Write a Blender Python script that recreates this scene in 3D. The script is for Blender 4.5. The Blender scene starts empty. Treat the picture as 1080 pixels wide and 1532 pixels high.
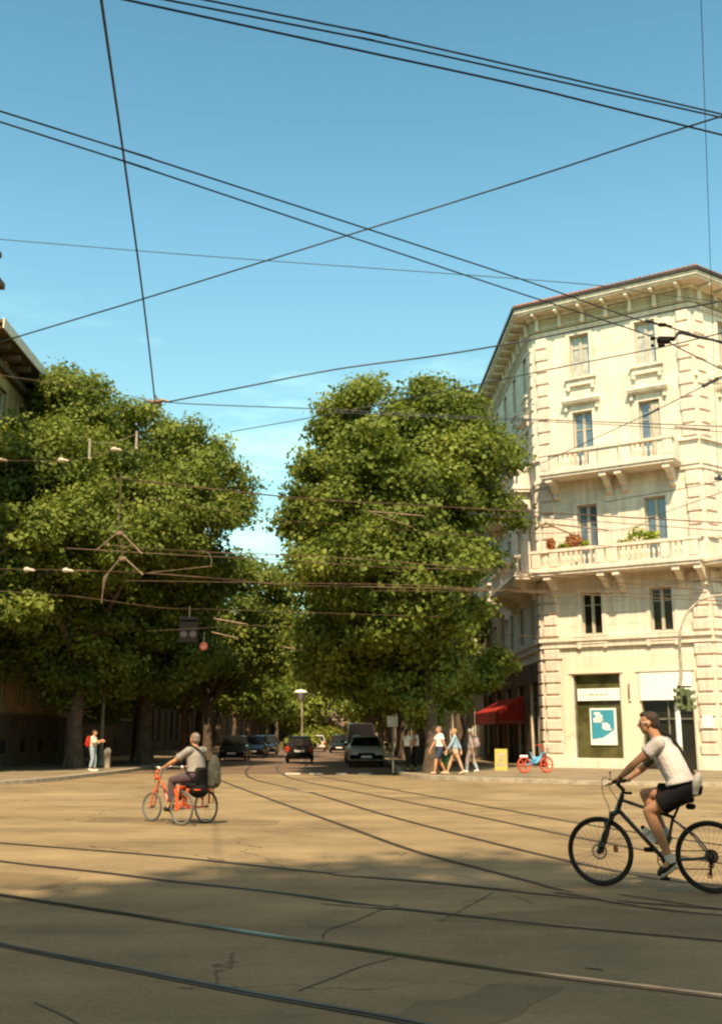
import bpy, math, random
import numpy as np
from mathutils import Vector, Matrix, Euler, noise as mnoise
R = math.radians
rnd = random.Random(7)
SC = bpy.context.scene
COL = SC.collection

# ------------------------------------------------------------------ camera maths (used to measure the place)
F, YH, CH = 1546.0, 1098.0, 1.6
TH = math.atan((YH - 766) / F)
CT, ST = math.cos(TH), math.sin(TH)
CAM = Vector((0, 0, CH))
def ray(x, y):
    v = (766 - y) / F
    return Vector(((x - 540) / F, CT - v * ST, ST + v * CT))
def G(x, y, z=0.0):                       # measured point on the ground (or on a level z)
    r = ray(x, y); return CAM + r * ((z - CH) / r.z)
def D(x, y, Y):                           # measured point on the upright plane at distance Y
    r = ray(x, y); return CAM + r * (Y / r.y)

# ------------------------------------------------------------------ mesh builder
class MB:
    def __init__(s): s.v = []; s.f = []; s.M = None
    def add(s, vs, fs):
        o = len(s.v)
        if s.M is not None: vs = [s.M @ Vector(p) for p in vs]
        s.v += [tuple(p) for p in vs]; s.f += [tuple(i + o for i in f) for f in fs]
        return s
    def box(s, x0, x1, y0, y1, z0, z1):
        v = [(x, y, z) for z in (z0, z1) for y in (y0, y1) for x in (x0, x1)]
        return s.add(v, [(0, 2, 3, 1), (4, 5, 7, 6), (0, 1, 5, 4), (2, 6, 7, 3), (0, 4, 6, 2), (1, 3, 7, 5)])
    def cbox(s, c, d, r=None):
        """box with chamfered edges; c centre, d size"""
        hx, hy, hz = d[0] / 2, d[1] / 2, d[2] / 2
        b = r if r is not None else min(hx, hy, hz) * .25
        vs = []; 
        for sx in (-1, 1):
            for sy in (-1, 1):
                for sz in (-1, 1):
                    vs += [(c[0] + sx * hx, c[1] + sy * (hy - b), c[2] + sz * (hz - b)),
                           (c[0] + sx * (hx - b), c[1] + sy * hy, c[2] + sz * (hz - b)),
                           (c[0] + sx * (hx - b), c[1] + sy * (hy - b), c[2] + sz * hz)]
        def I(sx, sy, sz, k): return ((sx > 0) * 4 + (sy > 0) * 2 + (sz > 0)) * 3 + k
        fs = []
        for a in (-1, 1):
            fs += [tuple(I(a, y, z, 0) for y, z in ((-1, -1), (1, -1), (1, 1), (-1, 1))),
                   tuple(I(x, a, z, 1) for x, z in ((-1, -1), (1, -1), (1, 1), (-1, 1))),
                   tuple(I(x, y, a, 2) for x, y in ((-1, -1), (1, -1), (1, 1), (-1, 1)))]
            for b2 in (-1, 1):
                fs += [(I(a, b2, -1, 0), I(a, b2, 1, 0), I(a, b2, 1, 1), I(a, b2, -1, 1)),
                       (I(a, -1, b2, 0), I(a, 1, b2, 0), I(a, 1, b2, 2), I(a, -1, b2, 2)),
                       (I(-1, a, b2, 1), I(1, a, b2, 1), I(1, a, b2, 2), I(-1, a, b2, 2))]
                for c2 in (-1, 1): fs.append((I(a, b2, c2, 0), I(a, b2, c2, 1), I(a, b2, c2, 2)))
        return s.add(vs, fs)
    def tube(s, pts, r, n=8, cap=True, ell=None):
        """tube through pts; r a number or a list; ell=(ry factor, side dir) flattens it"""
        pts = [Vector(p) for p in pts]; m = len(pts)
        rs = r if isinstance(r, (list, tuple)) else [r] * m
        vs = []; fs = []; prev = None
        for i, p in enumerate(pts):
            t = (pts[min(i + 1, m - 1)] - pts[max(i - 1, 0)])
            t = t.normalized() if t.length > 1e-9 else Vector((0, 0, 1))
            if prev is None:
                a = Vector((0, 0, 1)) if abs(t.z) < .9 else Vector((1, 0, 0))
                if ell: a = Vector(ell[1])
                u = (a - t * a.dot(t)).normalized()
            else:
                u = prev - t * prev.dot(t); u = u.normalized() if u.length > 1e-6 else t.orthogonal().normalized()
            prev = u; w = t.cross(u)
            for k in range(n):
                a = 2 * math.pi * k / n
                vs.append(p + u * math.cos(a) * rs[i] * (ell[0] if ell else 1) + w * math.sin(a) * rs[i])
        for i in range(m - 1):
            for k in range(n):
                k2 = (k + 1) % n
                fs.append((i * n + k, i * n + k2, (i + 1) * n + k2, (i + 1) * n + k))
        if cap: fs += [tuple(range(n))[::-1], tuple(range((m - 1) * n, m * n))]
        return s.add(vs, fs)
    def ball(s, c, r, n=10, m=8, M=None):
        rx, ry, rz = (r, r, r) if not isinstance(r, (tuple, list)) else r
        vs = [(0, 0, -1)]; fs = []
        for i in range(1, m):
            a = -math.pi / 2 + math.pi * i / m
            for k in range(n):
                b = 2 * math.pi * k / n
                vs.append((math.cos(a) * math.cos(b), math.cos(a) * math.sin(b), math.sin(a)))
        vs.append((0, 0, 1)); L = len(vs) - 1
        for k in range(n):
            k2 = (k + 1) % n
            fs.append((0, 1 + k2, 1 + k)); fs.append((L, L - n + k, L - n + k2))
            for i in range(m - 2):
                fs.append((1 + i * n + k, 1 + i * n + k2, 1 + (i + 1) * n + k2, 1 + (i + 1) * n + k))
        out = []
        for p in vs:
            q = Vector((p[0] * rx, p[1] * ry, p[2] * rz))
            if M is not None: q = M @ q
            out.append(q + Vector(c))
        return s.add(out, fs)
    def ring(s, c, axis, R0, r, n=32, k=8, flat=1.0):
        """torus; flat scales its section along the axis"""
        axis = Vector(axis).normalized(); u = axis.orthogonal().normalized(); w = axis.cross(u)
        vs = []; fs = []
        for i in range(n):
            a = 2 * math.pi * i / n; d = u * math.cos(a) + w * math.sin(a)
            for j in range(k):
                b = 2 * math.pi * j / k
                vs.append(Vector(c) + d * (R0 + r * math.cos(b)) + axis * (r * flat * math.sin(b)))
        for i in range(n):
            for j in range(k):
                fs.append((i * k + j, ((i + 1) % n) * k + j, ((i + 1) % n) * k + (j + 1) % k, i * k + (j + 1) % k))
        return s.add(vs, fs)
    def cyl(s, a, b, r, n=16, r2=None): return s.tube([a, b], [r, r if r2 is None else r2], n)
    def lathe(s, c, prof, n=14):
        """prof list of (radius, z)"""
        vs = []; fs = []
        for r, z in prof:
            for k in range(n):
                a = 2 * math.pi * k / n
                vs.append((c[0] + r * math.cos(a), c[1] + r * math.sin(a), c[2] + z))
        for i in range(len(prof) - 1):
            for k in range(n):
                k2 = (k + 1) % n
                fs.append((i * n + k, i * n + k2, (i + 1) * n + k2, (i + 1) * n + k))
        fs += [tuple(range(n))[::-1], tuple(range((len(prof) - 1) * n, len(prof) * n))]
        return s.add(vs, fs)
    def prism(s, poly, z0, z1):
        n = len(poly)
        vs = [(p[0], p[1], z0) for p in poly] + [(p[0], p[1], z1) for p in poly]
        fs = [tuple(range(n))[::-1], tuple(range(n, 2 * n))] + [(i, (i + 1) % n, n + (i + 1) % n, n + i) for i in range(n)]
        return s.add(vs, fs)
    def slab(s, poly, a, b, plane='xz'):
        """polygon in the x-z plane extruded in y from a to b ('xz') or in y-z extruded in x ('yz')"""
        n = len(poly)
        if plane == 'xz': vs = [(p[0], a, p[1]) for p in poly] + [(p[0], b, p[1]) for p in poly]
        else: vs = [(a, p[0], p[1]) for p in poly] + [(b, p[0], p[1]) for p in poly]
        fs = [tuple(range(n)), tuple(range(n, 2 * n))[::-1]] + [(i, n + i, n + (i + 1) % n, (i + 1) % n) for i in range(n)]
        return s.add(vs, fs)
    def loft(s, rings, cap=True):
        n = len(rings[0]); vs = [p for r in rings for p in r]; fs = []
        for i in range(len(rings) - 1):
            for k in range(n):
                k2 = (k + 1) % n
                fs.append((i * n + k, i * n + k2, (i + 1) * n + k2, (i + 1) * n + k))
        if cap: fs += [tuple(range(n))[::-1], tuple(range((len(rings) - 1) * n, len(rings) * n))]
        return s.add(vs, fs)
    def mesh(s, name, smooth=None, origin=None):
        me = bpy.data.meshes.new(name)
        v = s.v if origin is None else [(p[0] - origin[0], p[1] - origin[1], p[2] - origin[2]) for p in s.v]
        me.from_pydata(v, [], s.f); me.validate(); me.update()
        import bmesh
        bm = bmesh.new(); bm.from_mesh(me); bmesh.ops.recalc_face_normals(bm, faces=bm.faces); bm.to_mesh(me); bm.free()
        if smooth is not None:
            me.shade_smooth(); me.set_sharp_from_angle(angle=R(smooth))
        return me

def link(name, me, mat=None, parent=None, kind=None):
    o = bpy.data.objects.new(name, me); COL.objects.link(o)
    if mat is not None and me is not None:
        if len(me.materials) == 0: me.materials.append(mat)
    if parent is not None: o.parent = parent
    if kind: o['kind'] = kind
    return o
def wloc(o):
    p = Vector((0, 0, 0))
    while o is not None: p += o.location; o = o.parent
    return p
def part(name, mb, mat, parent, smooth=None, label=None, world=False):
    """world=True: the builder holds world coordinates and the parents are unrotated"""
    me = mb.mesh(name, smooth, wloc(parent) if world else None)
    o = link(name, me, mat, parent)
    if label: o['label'] = label
    return o
def tag(o, label, cat, group=None, kind=None):
    o['label'] = label; o['category'] = cat
    if group: o['group'] = group
    if kind: o['kind'] = kind
    return o
def thing(name, label, cat, loc=(0, 0, 0), rz=0.0, group=None):
    o = bpy.data.objects.new(name, None); COL.objects.link(o)
    o.empty_display_size = .2
    o.location = loc; o.rotation_euler = (0, 0, rz)
    return tag(o, label, cat, group)
def solo(name, mb, mat, label, cat, loc=(0, 0, 0), group=None, smooth=None, kind=None):
    o = link(name, mb.mesh(name, smooth, loc), mat); o.location = loc
    return tag(o, label, cat, group, kind)
def structure(name, mb, mat, smooth=None):
    o = link(name, mb.mesh(name, smooth), mat); o['kind'] = 'structure'; return o
def copy_tree(o, parent=None):
    c = o.copy(); COL.objects.link(c); c.parent = parent
    for ch in list(o.children): copy_tree(ch, c)
    return c

# ------------------------------------------------------------------ materials
def nt(name):
    m = bpy.data.materials.new(name); m.use_nodes = True
    n = m.node_tree.nodes; l = m.node_tree.links
    return m, n, l, n['Principled BSDF']
def mat(name, col, rough=.7, metal=0.0, var=.12, scale=6.0, bump=0.0, bscale=40.0, col2=None, spec=.5, trans=0.0, coat=0.0):
    m, n, l, b = nt(name)
    tc = n.new('ShaderNodeTexCoord'); no = n.new('ShaderNodeTexNoise')
    no.inputs['Scale'].default_value = scale; no.inputs['Detail'].default_value = 6; no.inputs['Roughness'].default_value = .65
    l.new(tc.outputs['Object'], no.inputs['Vector'])
    r = n.new('ShaderNodeValToRGB')
    c2 = col2 if col2 else tuple(max(0, c * (1 - 2 * var)) for c in col)
    r.color_ramp.elements[0].color = (*c2, 1); r.color_ramp.elements[1].color = (*[min(1, c * (1 + var * .6)) for c in col], 1)
    r.color_ramp.elements[0].position = .32; r.color_ramp.elements[1].position = .66
    l.new(no.outputs['Fac'], r.inputs['Fac']); l.new(r.outputs['Color'], b.inputs['Base Color'])
    b.inputs['Roughness'].default_value = rough; b.inputs['Metallic'].default_value = metal
    b.inputs['Specular IOR Level'].default_value = spec
    if coat: b.inputs['Coat Weight'].default_value = coat; b.inputs['Coat Roughness'].default_value = .08
    if bump:
        n2 = n.new('ShaderNodeTexNoise'); n2.inputs['Scale'].default_value = bscale; n2.inputs['Detail'].default_value = 5
        l.new(tc.outputs['Object'], n2.inputs['Vector'])
        bp = n.new('ShaderNodeBump'); bp.inputs['Strength'].default_value = min(1, bump); bp.inputs['Distance'].default_value = .02
        l.new(n2.outputs['Fac'], bp.inputs['Height']); l.new(bp.outputs['Normal'], b.inputs['Normal'])
    return m
def stone(name, col, joint=.55, every=.5, streak=.18, bump=.3, vert=0):
    """plaster or stone with fine horizontal joints and rain streaks"""
    m, n, l, b = nt(name)
    tc = n.new('ShaderNodeTexCoord'); sx = n.new('ShaderNodeSeparateXYZ'); l.new(tc.outputs['Object'], sx.inputs[0])
    no = n.new('ShaderNodeTexNoise'); no.inputs['Scale'].default_value = .9; no.inputs['Detail'].default_value = 8; no.inputs['Roughness'].default_value = .7
    l.new(tc.outputs['Object'], no.inputs['Vector'])
    mp = n.new('ShaderNodeMapping'); mp.inputs['Scale'].default_value = (5, 5, .35); l.new(tc.outputs['Object'], mp.inputs[0])
    st = n.new('ShaderNodeTexNoise'); st.inputs['Scale'].default_value = 1; st.inputs['Detail'].default_value = 5; l.new(mp.outputs[0], st.inputs['Vector'])
    mx = n.new('ShaderNodeMath'); mx.operation = 'MULTIPLY'; l.new(no.outputs['Fac'], mx.inputs[0]); l.new(st.outputs['Fac'], mx.inputs[1])
    r = n.new('ShaderNodeValToRGB'); r.color_ramp.elements[0].position = .12; r.color_ramp.elements[1].position = .36
    r.color_ramp.elements[0].color = (*[c * (1 - 2.2 * streak) for c in col], 1); r.color_ramp.elements[1].color = (*col, 1)
    l.new(mx.outputs[0], r.inputs['Fac'])
    outc = r.outputs['Color']
    if every:
        dv = n.new('ShaderNodeMath'); dv.operation = 'DIVIDE'; dv.inputs[1].default_value = every; l.new(sx.outputs['Z'], dv.inputs[0])
        fr = n.new('ShaderNodeMath'); fr.operation = 'FRACT'; l.new(dv.outputs[0], fr.inputs[0])
        ls = n.new('ShaderNodeMath'); ls.operation = 'LESS_THAN'; ls.inputs[1].default_value = .05; l.new(fr.outputs[0], ls.inputs[0])
        mc = n.new('ShaderNodeMix'); mc.data_type = 'RGBA'; mc.blend_type = 'MULTIPLY'
        l.new(ls.outputs[0], mc.inputs[0]); l.new(outc, mc.inputs[6]); mc.inputs[7].default_value = (joint, joint * .9, joint * .8, 1)
        outc = mc.outputs[2]
    l.new(outc, b.inputs['Base Color']); b.inputs['Roughness'].default_value = .88; b.inputs['Specular IOR Level'].default_value = .25
    n2 = n.new('ShaderNodeTexNoise'); n2.inputs['Scale'].default_value = 14; n2.inputs['Detail'].default_value = 6; l.new(tc.outputs['Object'], n2.inputs['Vector'])
    bp = n.new('ShaderNodeBump'); bp.inputs['Strength'].default_value = bump; bp.inputs['Distance'].default_value = .03
    l.new(n2.outputs['Fac'], bp.inputs['Height']); l.new(bp.outputs['Normal'], b.inputs['Normal'])
    return m
def asphalt(name, c0, c1, grain=1.0, cob=False):
    m, n, l, b = nt(name)
    tc = n.new('ShaderNodeTexCoord')
    def noise(s, d, r=.6):
        q = n.new('ShaderNodeTexNoise'); q.inputs['Scale'].default_value = s; q.inputs['Detail'].default_value = d; q.inputs['Roughness'].default_value = r
        l.new(tc.outputs['Object'], q.inputs['Vector']); return q.outputs['Fac']
    def math_(op, a, bb):
        q = n.new('ShaderNodeMath'); q.operation = op
        for i, x in enumerate((a, bb)):
            if isinstance(x, (int, float)): q.inputs[i].default_value = x
            else: l.new(x, q.inputs[i])
        return q.outputs[0]
    mp = n.new('ShaderNodeMapping'); mp.inputs['Scale'].default_value = (.09, .5, 1); mp.inputs['Rotation'].default_value = (0, 0, .18); l.new(tc.outputs['Object'], mp.inputs[0])
    st = n.new('ShaderNodeTexNoise'); st.inputs['Scale'].default_value = 1.6; st.inputs['Detail'].default_value = 7; st.inputs['Roughness'].default_value = .7; l.new(mp.outputs[0], st.inputs['Vector'])
    v = math_('ADD', math_('MULTIPLY', noise(.45, 6, .7), .46), math_('MULTIPLY', st.outputs['Fac'], .40))
    v = math_('ADD', v, math_('MULTIPLY', noise(22 if not cob else 9, 5, .85), .46 * grain))
    v = math_('ADD', v, math_('MULTIPLY', noise(90, 3, .85), .26 * grain))
    r = n.new('ShaderNodeValToRGB'); r.color_ramp.elements[0].position = .63; r.color_ramp.elements[1].position = .93
    r.color_ramp.elements[0].color = (*c0, 1); r.color_ramp.elements[1].color = (*c1, 1); l.new(v, r.inputs['Fac'])
    outc = r.outputs['Color']
    # hairline cracks and old seams
    vo = n.new('ShaderNodeTexVoronoi'); vo.feature = 'DISTANCE_TO_EDGE'; vo.inputs['Scale'].default_value = .22 if not cob else 7
    wn = n.new('ShaderNodeTexNoise'); wn.inputs['Scale'].default_value = 1.3; wn.inputs['Detail'].default_value = 6; l.new(tc.outputs['Object'], wn.inputs['Vector'])
    mv = n.new('ShaderNodeVectorMath'); mv.operation = 'MULTIPLY_ADD'; l.new(wn.outputs['Color'], mv.inputs[0]); mv.inputs[1].default_value = (1.2, 1.2, 0) if not cob else (0.02, .02, 0); l.new(tc.outputs['Object'], mv.inputs[2])
    l.new(mv.outputs[0], vo.inputs['Vector'])
    ls = math_('LESS_THAN', vo.outputs['Distance'], .0028 if not cob else .05)
    msk = math_('MULTIPLY', ls, math_('GREATER_THAN', noise(.25, 2), .5 if not cob else .0))
    mc = n.new('ShaderNodeMix'); mc.data_type = 'RGBA'; mc.blend_type = 'MULTIPLY'
    l.new(msk, mc.inputs[0]); l.new(outc, mc.inputs[6]); mc.inputs[7].default_value = (.55, .5, .45, 1)
    l.new(mc.outputs[2], b.inputs['Base Color'])
    b.inputs['Roughness'].default_value = .86; b.inputs['Specular IOR Level'].default_value = .3
    bp = n.new('ShaderNodeBump'); bp.inputs['Strength'].default_value = .35; bp.inputs['Distance'].default_value = .01
    l.new(noise(70, 3, .8), bp.inputs['Height']); l.new(bp.outputs['Normal'], b.inputs['Normal'])
    return m
def leafmat(name, c0, c1, c2):
    m, n, l, b = nt(name)
    at = n.new('ShaderNodeAttribute'); at.attribute_name = 'tint'
    r = n.new('ShaderNodeValToRGB'); r.color_ramp.elements[0].color = (*c0, 1); r.color_ramp.elements[1].color = (*c2, 1)
    e = r.color_ramp.elements.new(.5); e.color = (*c1, 1)
    l.new(at.outputs['Fac'], r.inputs['Fac']); l.new(r.outputs['Color'], b.inputs['Base Color'])
    b.inputs['Roughness'].default_value = .62; b.inputs['Specular IOR Level'].default_value = .22
    tr = n.new('ShaderNodeBsdfTranslucent'); hs = n.new('ShaderNodeHueSaturation'); hs.inputs['Value'].default_value = 1.5; hs.inputs['Saturation'].default_value = 1.1
    l.new(r.outputs['Color'], hs.inputs['Color']); l.new(hs.outputs['Color'], tr.inputs['Color'])
    mx = n.new('ShaderNodeMixShader'); mx.inputs[0].default_value = .28
    l.new(b.outputs[0], mx.inputs[1]); l.new(tr.outputs[0], mx.inputs[2]); l.new(mx.outputs[0], n['Material Output'].inputs['Surface'])
    return m

M = {}
M['asphalt'] = asphalt('asphalt', (.118, .082, .041), (.335, .246, .128))
M['cobble'] = asphalt('street_paving', (.10, .065, .04), (.24, .165, .105), cob=True)
M['patch'] = asphalt('patched_asphalt', (.105, .072, .036), (.25, .178, .09))
M['patchpale'] = asphalt('worn_asphalt', (.16, .115, .062), (.35, .262, .145))
M['pave'] = asphalt('pavement_stone', (.13, .10, .06), (.30, .235, .145))
M['kerb'] = mat('kerb_granite', (.42, .35, .25), .85, var=.2, scale=3, bump=.3)
M['paint'] = mat('road_paint', (.62, .56, .44), .8, var=.25, scale=9)
M['tar'] = mat('tar_seam', (.10, .07, .04), .8, var=.3, scale=12)
M['joint'] = mat('rail_groove', (.085, .055, .03), .9, var=.3, scale=3)
M['rail'] = mat('rail_steel', (.20, .165, .13), .42, .85, var=.4, scale=1.2)
M['railshiny'] = mat('polished_rail_steel', (.50, .50, .50), .22, 1.0, var=.2, scale=.7)
M['facade'] = stone('cream_plaster', (.84, .73, .57), every=.52, joint=.8, streak=.15)
M['trim'] = stone('trim_stone', (.84, .72, .57), every=0, streak=.15)
M['quoin'] = stone('pink_quoin_stone', (.80, .65, .52), every=0, streak=.14)
M['smooth'] = stone('shopfront_stone', (.82, .70, .52), every=0, streak=.08)
M['ochre'] = stone('ochre_plaster', (.54, .37, .17), every=.33, joint=.72, streak=.2)
M['brownst'] = stone('brown_stone_and_shade_tone', (.17, .12, .075), every=0, streak=.25)  # plinth and trim stone; also carries the shade tone of street fronts
M['greyst'] = stone('old_facade', (.34, .26, .17), every=.6, joint=.8, streak=.25)
M['friezeshade'] = stone('frieze_stone_with_shade', (.50, .385, .235), every=0, streak=.15)  # frieze stone with the cornice shade put into its colour
M['tile'] = mat('roof_tile', (.42, .17, .10), .85, var=.3, scale=5, bump=.5, bscale=20)
M['gutter'] = mat('gutter_metal', (.07, .05, .04), .5, .6)
M['glass'] = mat('window_glass', (.045, .065, .08), .06, 0, var=.3, scale=1.5, spec=1.0)
M['glasssky'] = mat('sky_tinted_glass', (.13, .19, .24), .08, 0, var=.25, scale=1.4, spec=1.0)  # sky reflection put into the pane colour as blue
M['curtain'] = mat('curtained_glass', (.50, .50, .44), .25, 0, var=.22, scale=2.4, spec=.8)
M['darkglass'] = mat('dark_glass', (.018, .018, .012), .08, 0, spec=.8)
M['shopglass'] = mat('shop_glass', (.10, .095, .035), .12, 0, var=.35, scale=1.1, spec=.7)
M['spoke'] = mat('spoke_wire', (.10, .095, .09), .6, .5)
M['dark'] = mat('dark_interior', (.012, .010, .007), .9)
M['winframe'] = mat('window_paint', (.50, .44, .33), .6, var=.1)
M['white'] = mat('white_sign_panel', (.86, .84, .76), .5, var=.05)
M['teal'] = mat('teal_print', (.03, .30, .40), .5, var=.1)
M['wire'] = mat('wire_copper', (.035, .042, .05), .6, .2, var=.2)
M['wirebrown'] = mat('wire_brown', (.13, .075, .04), .6, .4, var=.3)
M['castiron'] = mat('pole_paint', (.19, .18, .13), .6, .1, var=.25, scale=3)
M['palepole'] = mat('pale_pole_paint', (.42, .37, .27), .6, .1, var=.25, scale=3)
M['ceramic'] = mat('ceramic', (.50, .43, .33), .4, var=.1)
M['fitting'] = mat('fitting_metal', (.21, .145, .09), .55, .5, var=.3)
M['black'] = mat('black_plastic', (.006, .006, .005), .8, var=.2, spec=.2)
M['blackgloss'] = mat('black_paint', (.016, .016, .018), .25, var=.1, coat=.4)
M['rubber'] = mat('rubber', (.016, .015, .014), .8, var=.2)
M['steel'] = mat('steel', (.45, .43, .40), .3, .9, var=.2)
M['bark'] = mat('bark', (.11, .075, .045), .9, var=.35, scale=2.5, bump=.8, bscale=9, col2=(.05, .033, .02))
M['leaf'] = leafmat('leaf', (.062, .088, .015), (.13, .168, .028), (.245, .27, .052))
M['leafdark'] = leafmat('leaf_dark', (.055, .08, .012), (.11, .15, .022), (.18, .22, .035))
M['leaffar'] = leafmat('leaf_far', (.10, .12, .015), (.16, .19, .028), (.24, .26, .045))
M['green'] = mat('signal_green', (.10, .13, .05), .5, var=.3, scale=8)
M['red'] = mat('red_canvas', (.36, .012, .006), .85, var=.2, scale=2)
M['yellow'] = mat('yellow_board', (.46, .37, .06), .6)
M['orange'] = mat('orange_paint', (.75, .10, .02), .35, coat=.3)
M['skin'] = mat('skin', (.56, .26, .135), .55, var=.08, scale=12)
M['skinlight'] = mat('skin_light', (.60, .34, .215), .55, var=.06, scale=12)
M['ink'] = mat('tattoo_ink', (.14, .085, .06), .6, var=.4, scale=40)
def cloth(name, c, v=.12): return mat(name, c, .9, var=v, scale=9, bump=.5, bscale=26, spec=.2)
SKYA, SKYD, SKYO, SKYS, EXPO, WBT = 1.15, .7, .9, .146, .92, 8000
# ================================================================== ground, road, pavements
AF = Vector((.85, -.53, 0)).normalized()          # along the sunny corner face
A0 = G(819, 1148, .13)
SD = Vector((-.022, 1, 0)).normalized()           # along the side street
mb = MB(); mb.add([(-260, -60, 0), (260, -60, 0), (260, 420, 0), (-260, 420, 0)], [(0, 1, 2, 3)])
structure('road', mb, M['asphalt'])
mb = MB(); mb.add([(-9.95, 43.6, .004), (1.75, 43.2, .004), (-2.2, 230, .004), (-14.8, 230, .004)], [(0, 1, 2, 3)])
structure('street', mb, M['cobble'])
def crm(p, n=8):
    p = [Vector(q) for q in p]; out = []
    for i in range(len(p) - 1):
        a, b, c, d = p[max(i - 1, 0)], p[i], p[i + 1], p[min(i + 2, len(p) - 1)]
        for k in range(n):
            t = k / n
            out.append(.5 * ((2 * b) + (c - a) * t + (2 * a - 5 * b + 4 * c - d) * t * t + (3 * b - a - 3 * c + d) * t ** 3))
    return out + [p[-1]]
RK = crm([(-2.0, 230, 0), (1.1, 80, 0), (1.5, 50, 0), (1.45, 43, 0), (1.75, 40.3, 0), (3.0, 37.8, 0), (6.6, 34.8, 0), (11.2, 32.9, 0), (20, 30, 0), (60, 18, 0)])
LK = crm([(-14.6, 230, 0), (-11, 80, 0), (-10, 52, 0), (-9.85, 45, 0), (-10.15, 41, 0), (-10.65, 36.5, 0), (-11.7, 33.4, 0), (-14.2, 31, 0), (-24, 28, 0), (-60, 20, 0)])
def pavement(line, far, side):
    mb = MB(); n = len(line)
    inner = []
    for i, p in enumerate(line):
        t = (line[min(i + 1, n - 1)] - line[max(i - 1, 0)]).normalized(); nn = Vector((-t.y, t.x, 0)) * side
        inner.append(p + nn * .28)
    poly = [(p.x, p.y) for p in inner] + far
    mb.prism(poly, -.2, .13); structure('pavement', mb, M['pave'])
    mb = MB()
    for i in range(n - 1):
        a, b, c, d = line[i], line[i + 1], inner[i + 1], inner[i]
        mb.add([(a.x, a.y, -.1), (b.x, b.y, -.1), (c.x, c.y, -.1), (d.x, d.y, -.1), (a.x, a.y, .135), (b.x, b.y, .135), (c.x, c.y, .135), (d.x, d.y, .135)],
               [(4, 5, 6, 7), (0, 1, 5, 4), (2, 3, 7, 6)])
    structure('kerb', mb, M['kerb'])
pavement(RK, [(60, 230)], 1)
pavement(LK, [(-60, 230)], -1)

def strip(mb, pts, w, z, off=0.0):
    n = len(pts); vs = []; fs = []
    for i, p in enumerate(pts):
        t = (pts[min(i + 1, n - 1)] - pts[max(i - 1, 0)]); t.z = 0; t.normalize(); nn = Vector((-t.y, t.x, 0))
        a = p + nn * (off + w / 2); b = p + nn * (off - w / 2)
        vs += [(a.x, a.y, z), (b.x, b.y, z)]
        if i: fs.append((2 * i - 2, 2 * i - 1, 2 * i + 1, 2 * i))
    mb.add(vs, fs)
RAILS = [
 ([(306, 1158), (330, 1168), (380, 1187), (470, 1220), (540, 1245), (620, 1275), (740, 1305), (850, 1335), (960, 1358), (1080, 1370), (1300, 1384)], 'rail', 'brown curving tram rail, lowest of the four from the side street'),
 ([(420, 1120), (385, 1140), (368, 1152), (371, 1163), (400, 1172), (475, 1188), (540, 1210), (690, 1250), (840, 1287), (965, 1312), (1040, 1322), (1300, 1345)], 'rail', 'tram rail hooking out of the side street and passing under the front bicycle wheel'),
 ([(455, 1122), (425, 1140), (412, 1150), (425, 1160), (450, 1169), (540, 1186), (715, 1222), (890, 1259), (1100, 1296), (1300, 1325)], 'rail', 'tram rail beside the silver car, third of the four curving right'),
 ([(480, 1124), (462, 1142), (455, 1151), (470, 1160), (540, 1173), (690, 1200), (865, 1232), (965, 1248), (1100, 1268), (1300, 1295)], 'rail', 'topmost tram rail curving right towards the shop corner'),
 ([(-300, 1236), (0, 1262), (200, 1277), (350, 1292), (540, 1312), (640, 1320), (740, 1331), (890, 1346), (1300, 1378)], 'rail', 'faint tram rail crossing at the edge of the foreground shade'),
 ([(-300, 1250), (0, 1290), (150, 1305), (270, 1321), (400, 1333), (540, 1354), (615, 1362), (740, 1376), (900, 1392), (1300, 1428)], 'rail', 'second tram rail crossing the shaded foreground, dark brown'),
 ([(-300, 1292), (0, 1340), (200, 1370), (350, 1393), (540, 1421), (740, 1450), (810, 1459), (1080, 1492), (1300, 1520)], 'railshiny', 'polished tram rail reflecting the blue sky in the foreground'),
 ([(-300, 1340), (0, 1415), (150, 1442), (350, 1483), (540, 1516), (760, 1558), (1300, 1650)], 'rail', 'nearest dark tram rail at the bottom edge of the road'),
]
for pts, m, lab in RAILS:
    line = crm([G(*p) for p in pts], 10)
    for _ in range(30): line = [line[0]] + [(line[i - 1] + line[i] * 2 + line[i + 1]) / 4 for i in range(1, len(line) - 1)] + [line[-1]]
    t = thing('tram_rail', lab, 'rail', line[len(line) // 2], group='tram rails set in the asphalt')
    j = MB(); strip(j, line, .10, .004); part('groove', j, M['joint'], t, world=True)
    h = MB(); strip(h, line, .042 if m == 'rail' else .06, .010, .02); strip(h, line, .012, .0085, -.04); part('rail_head', h, M[m], t, world=True)
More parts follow.
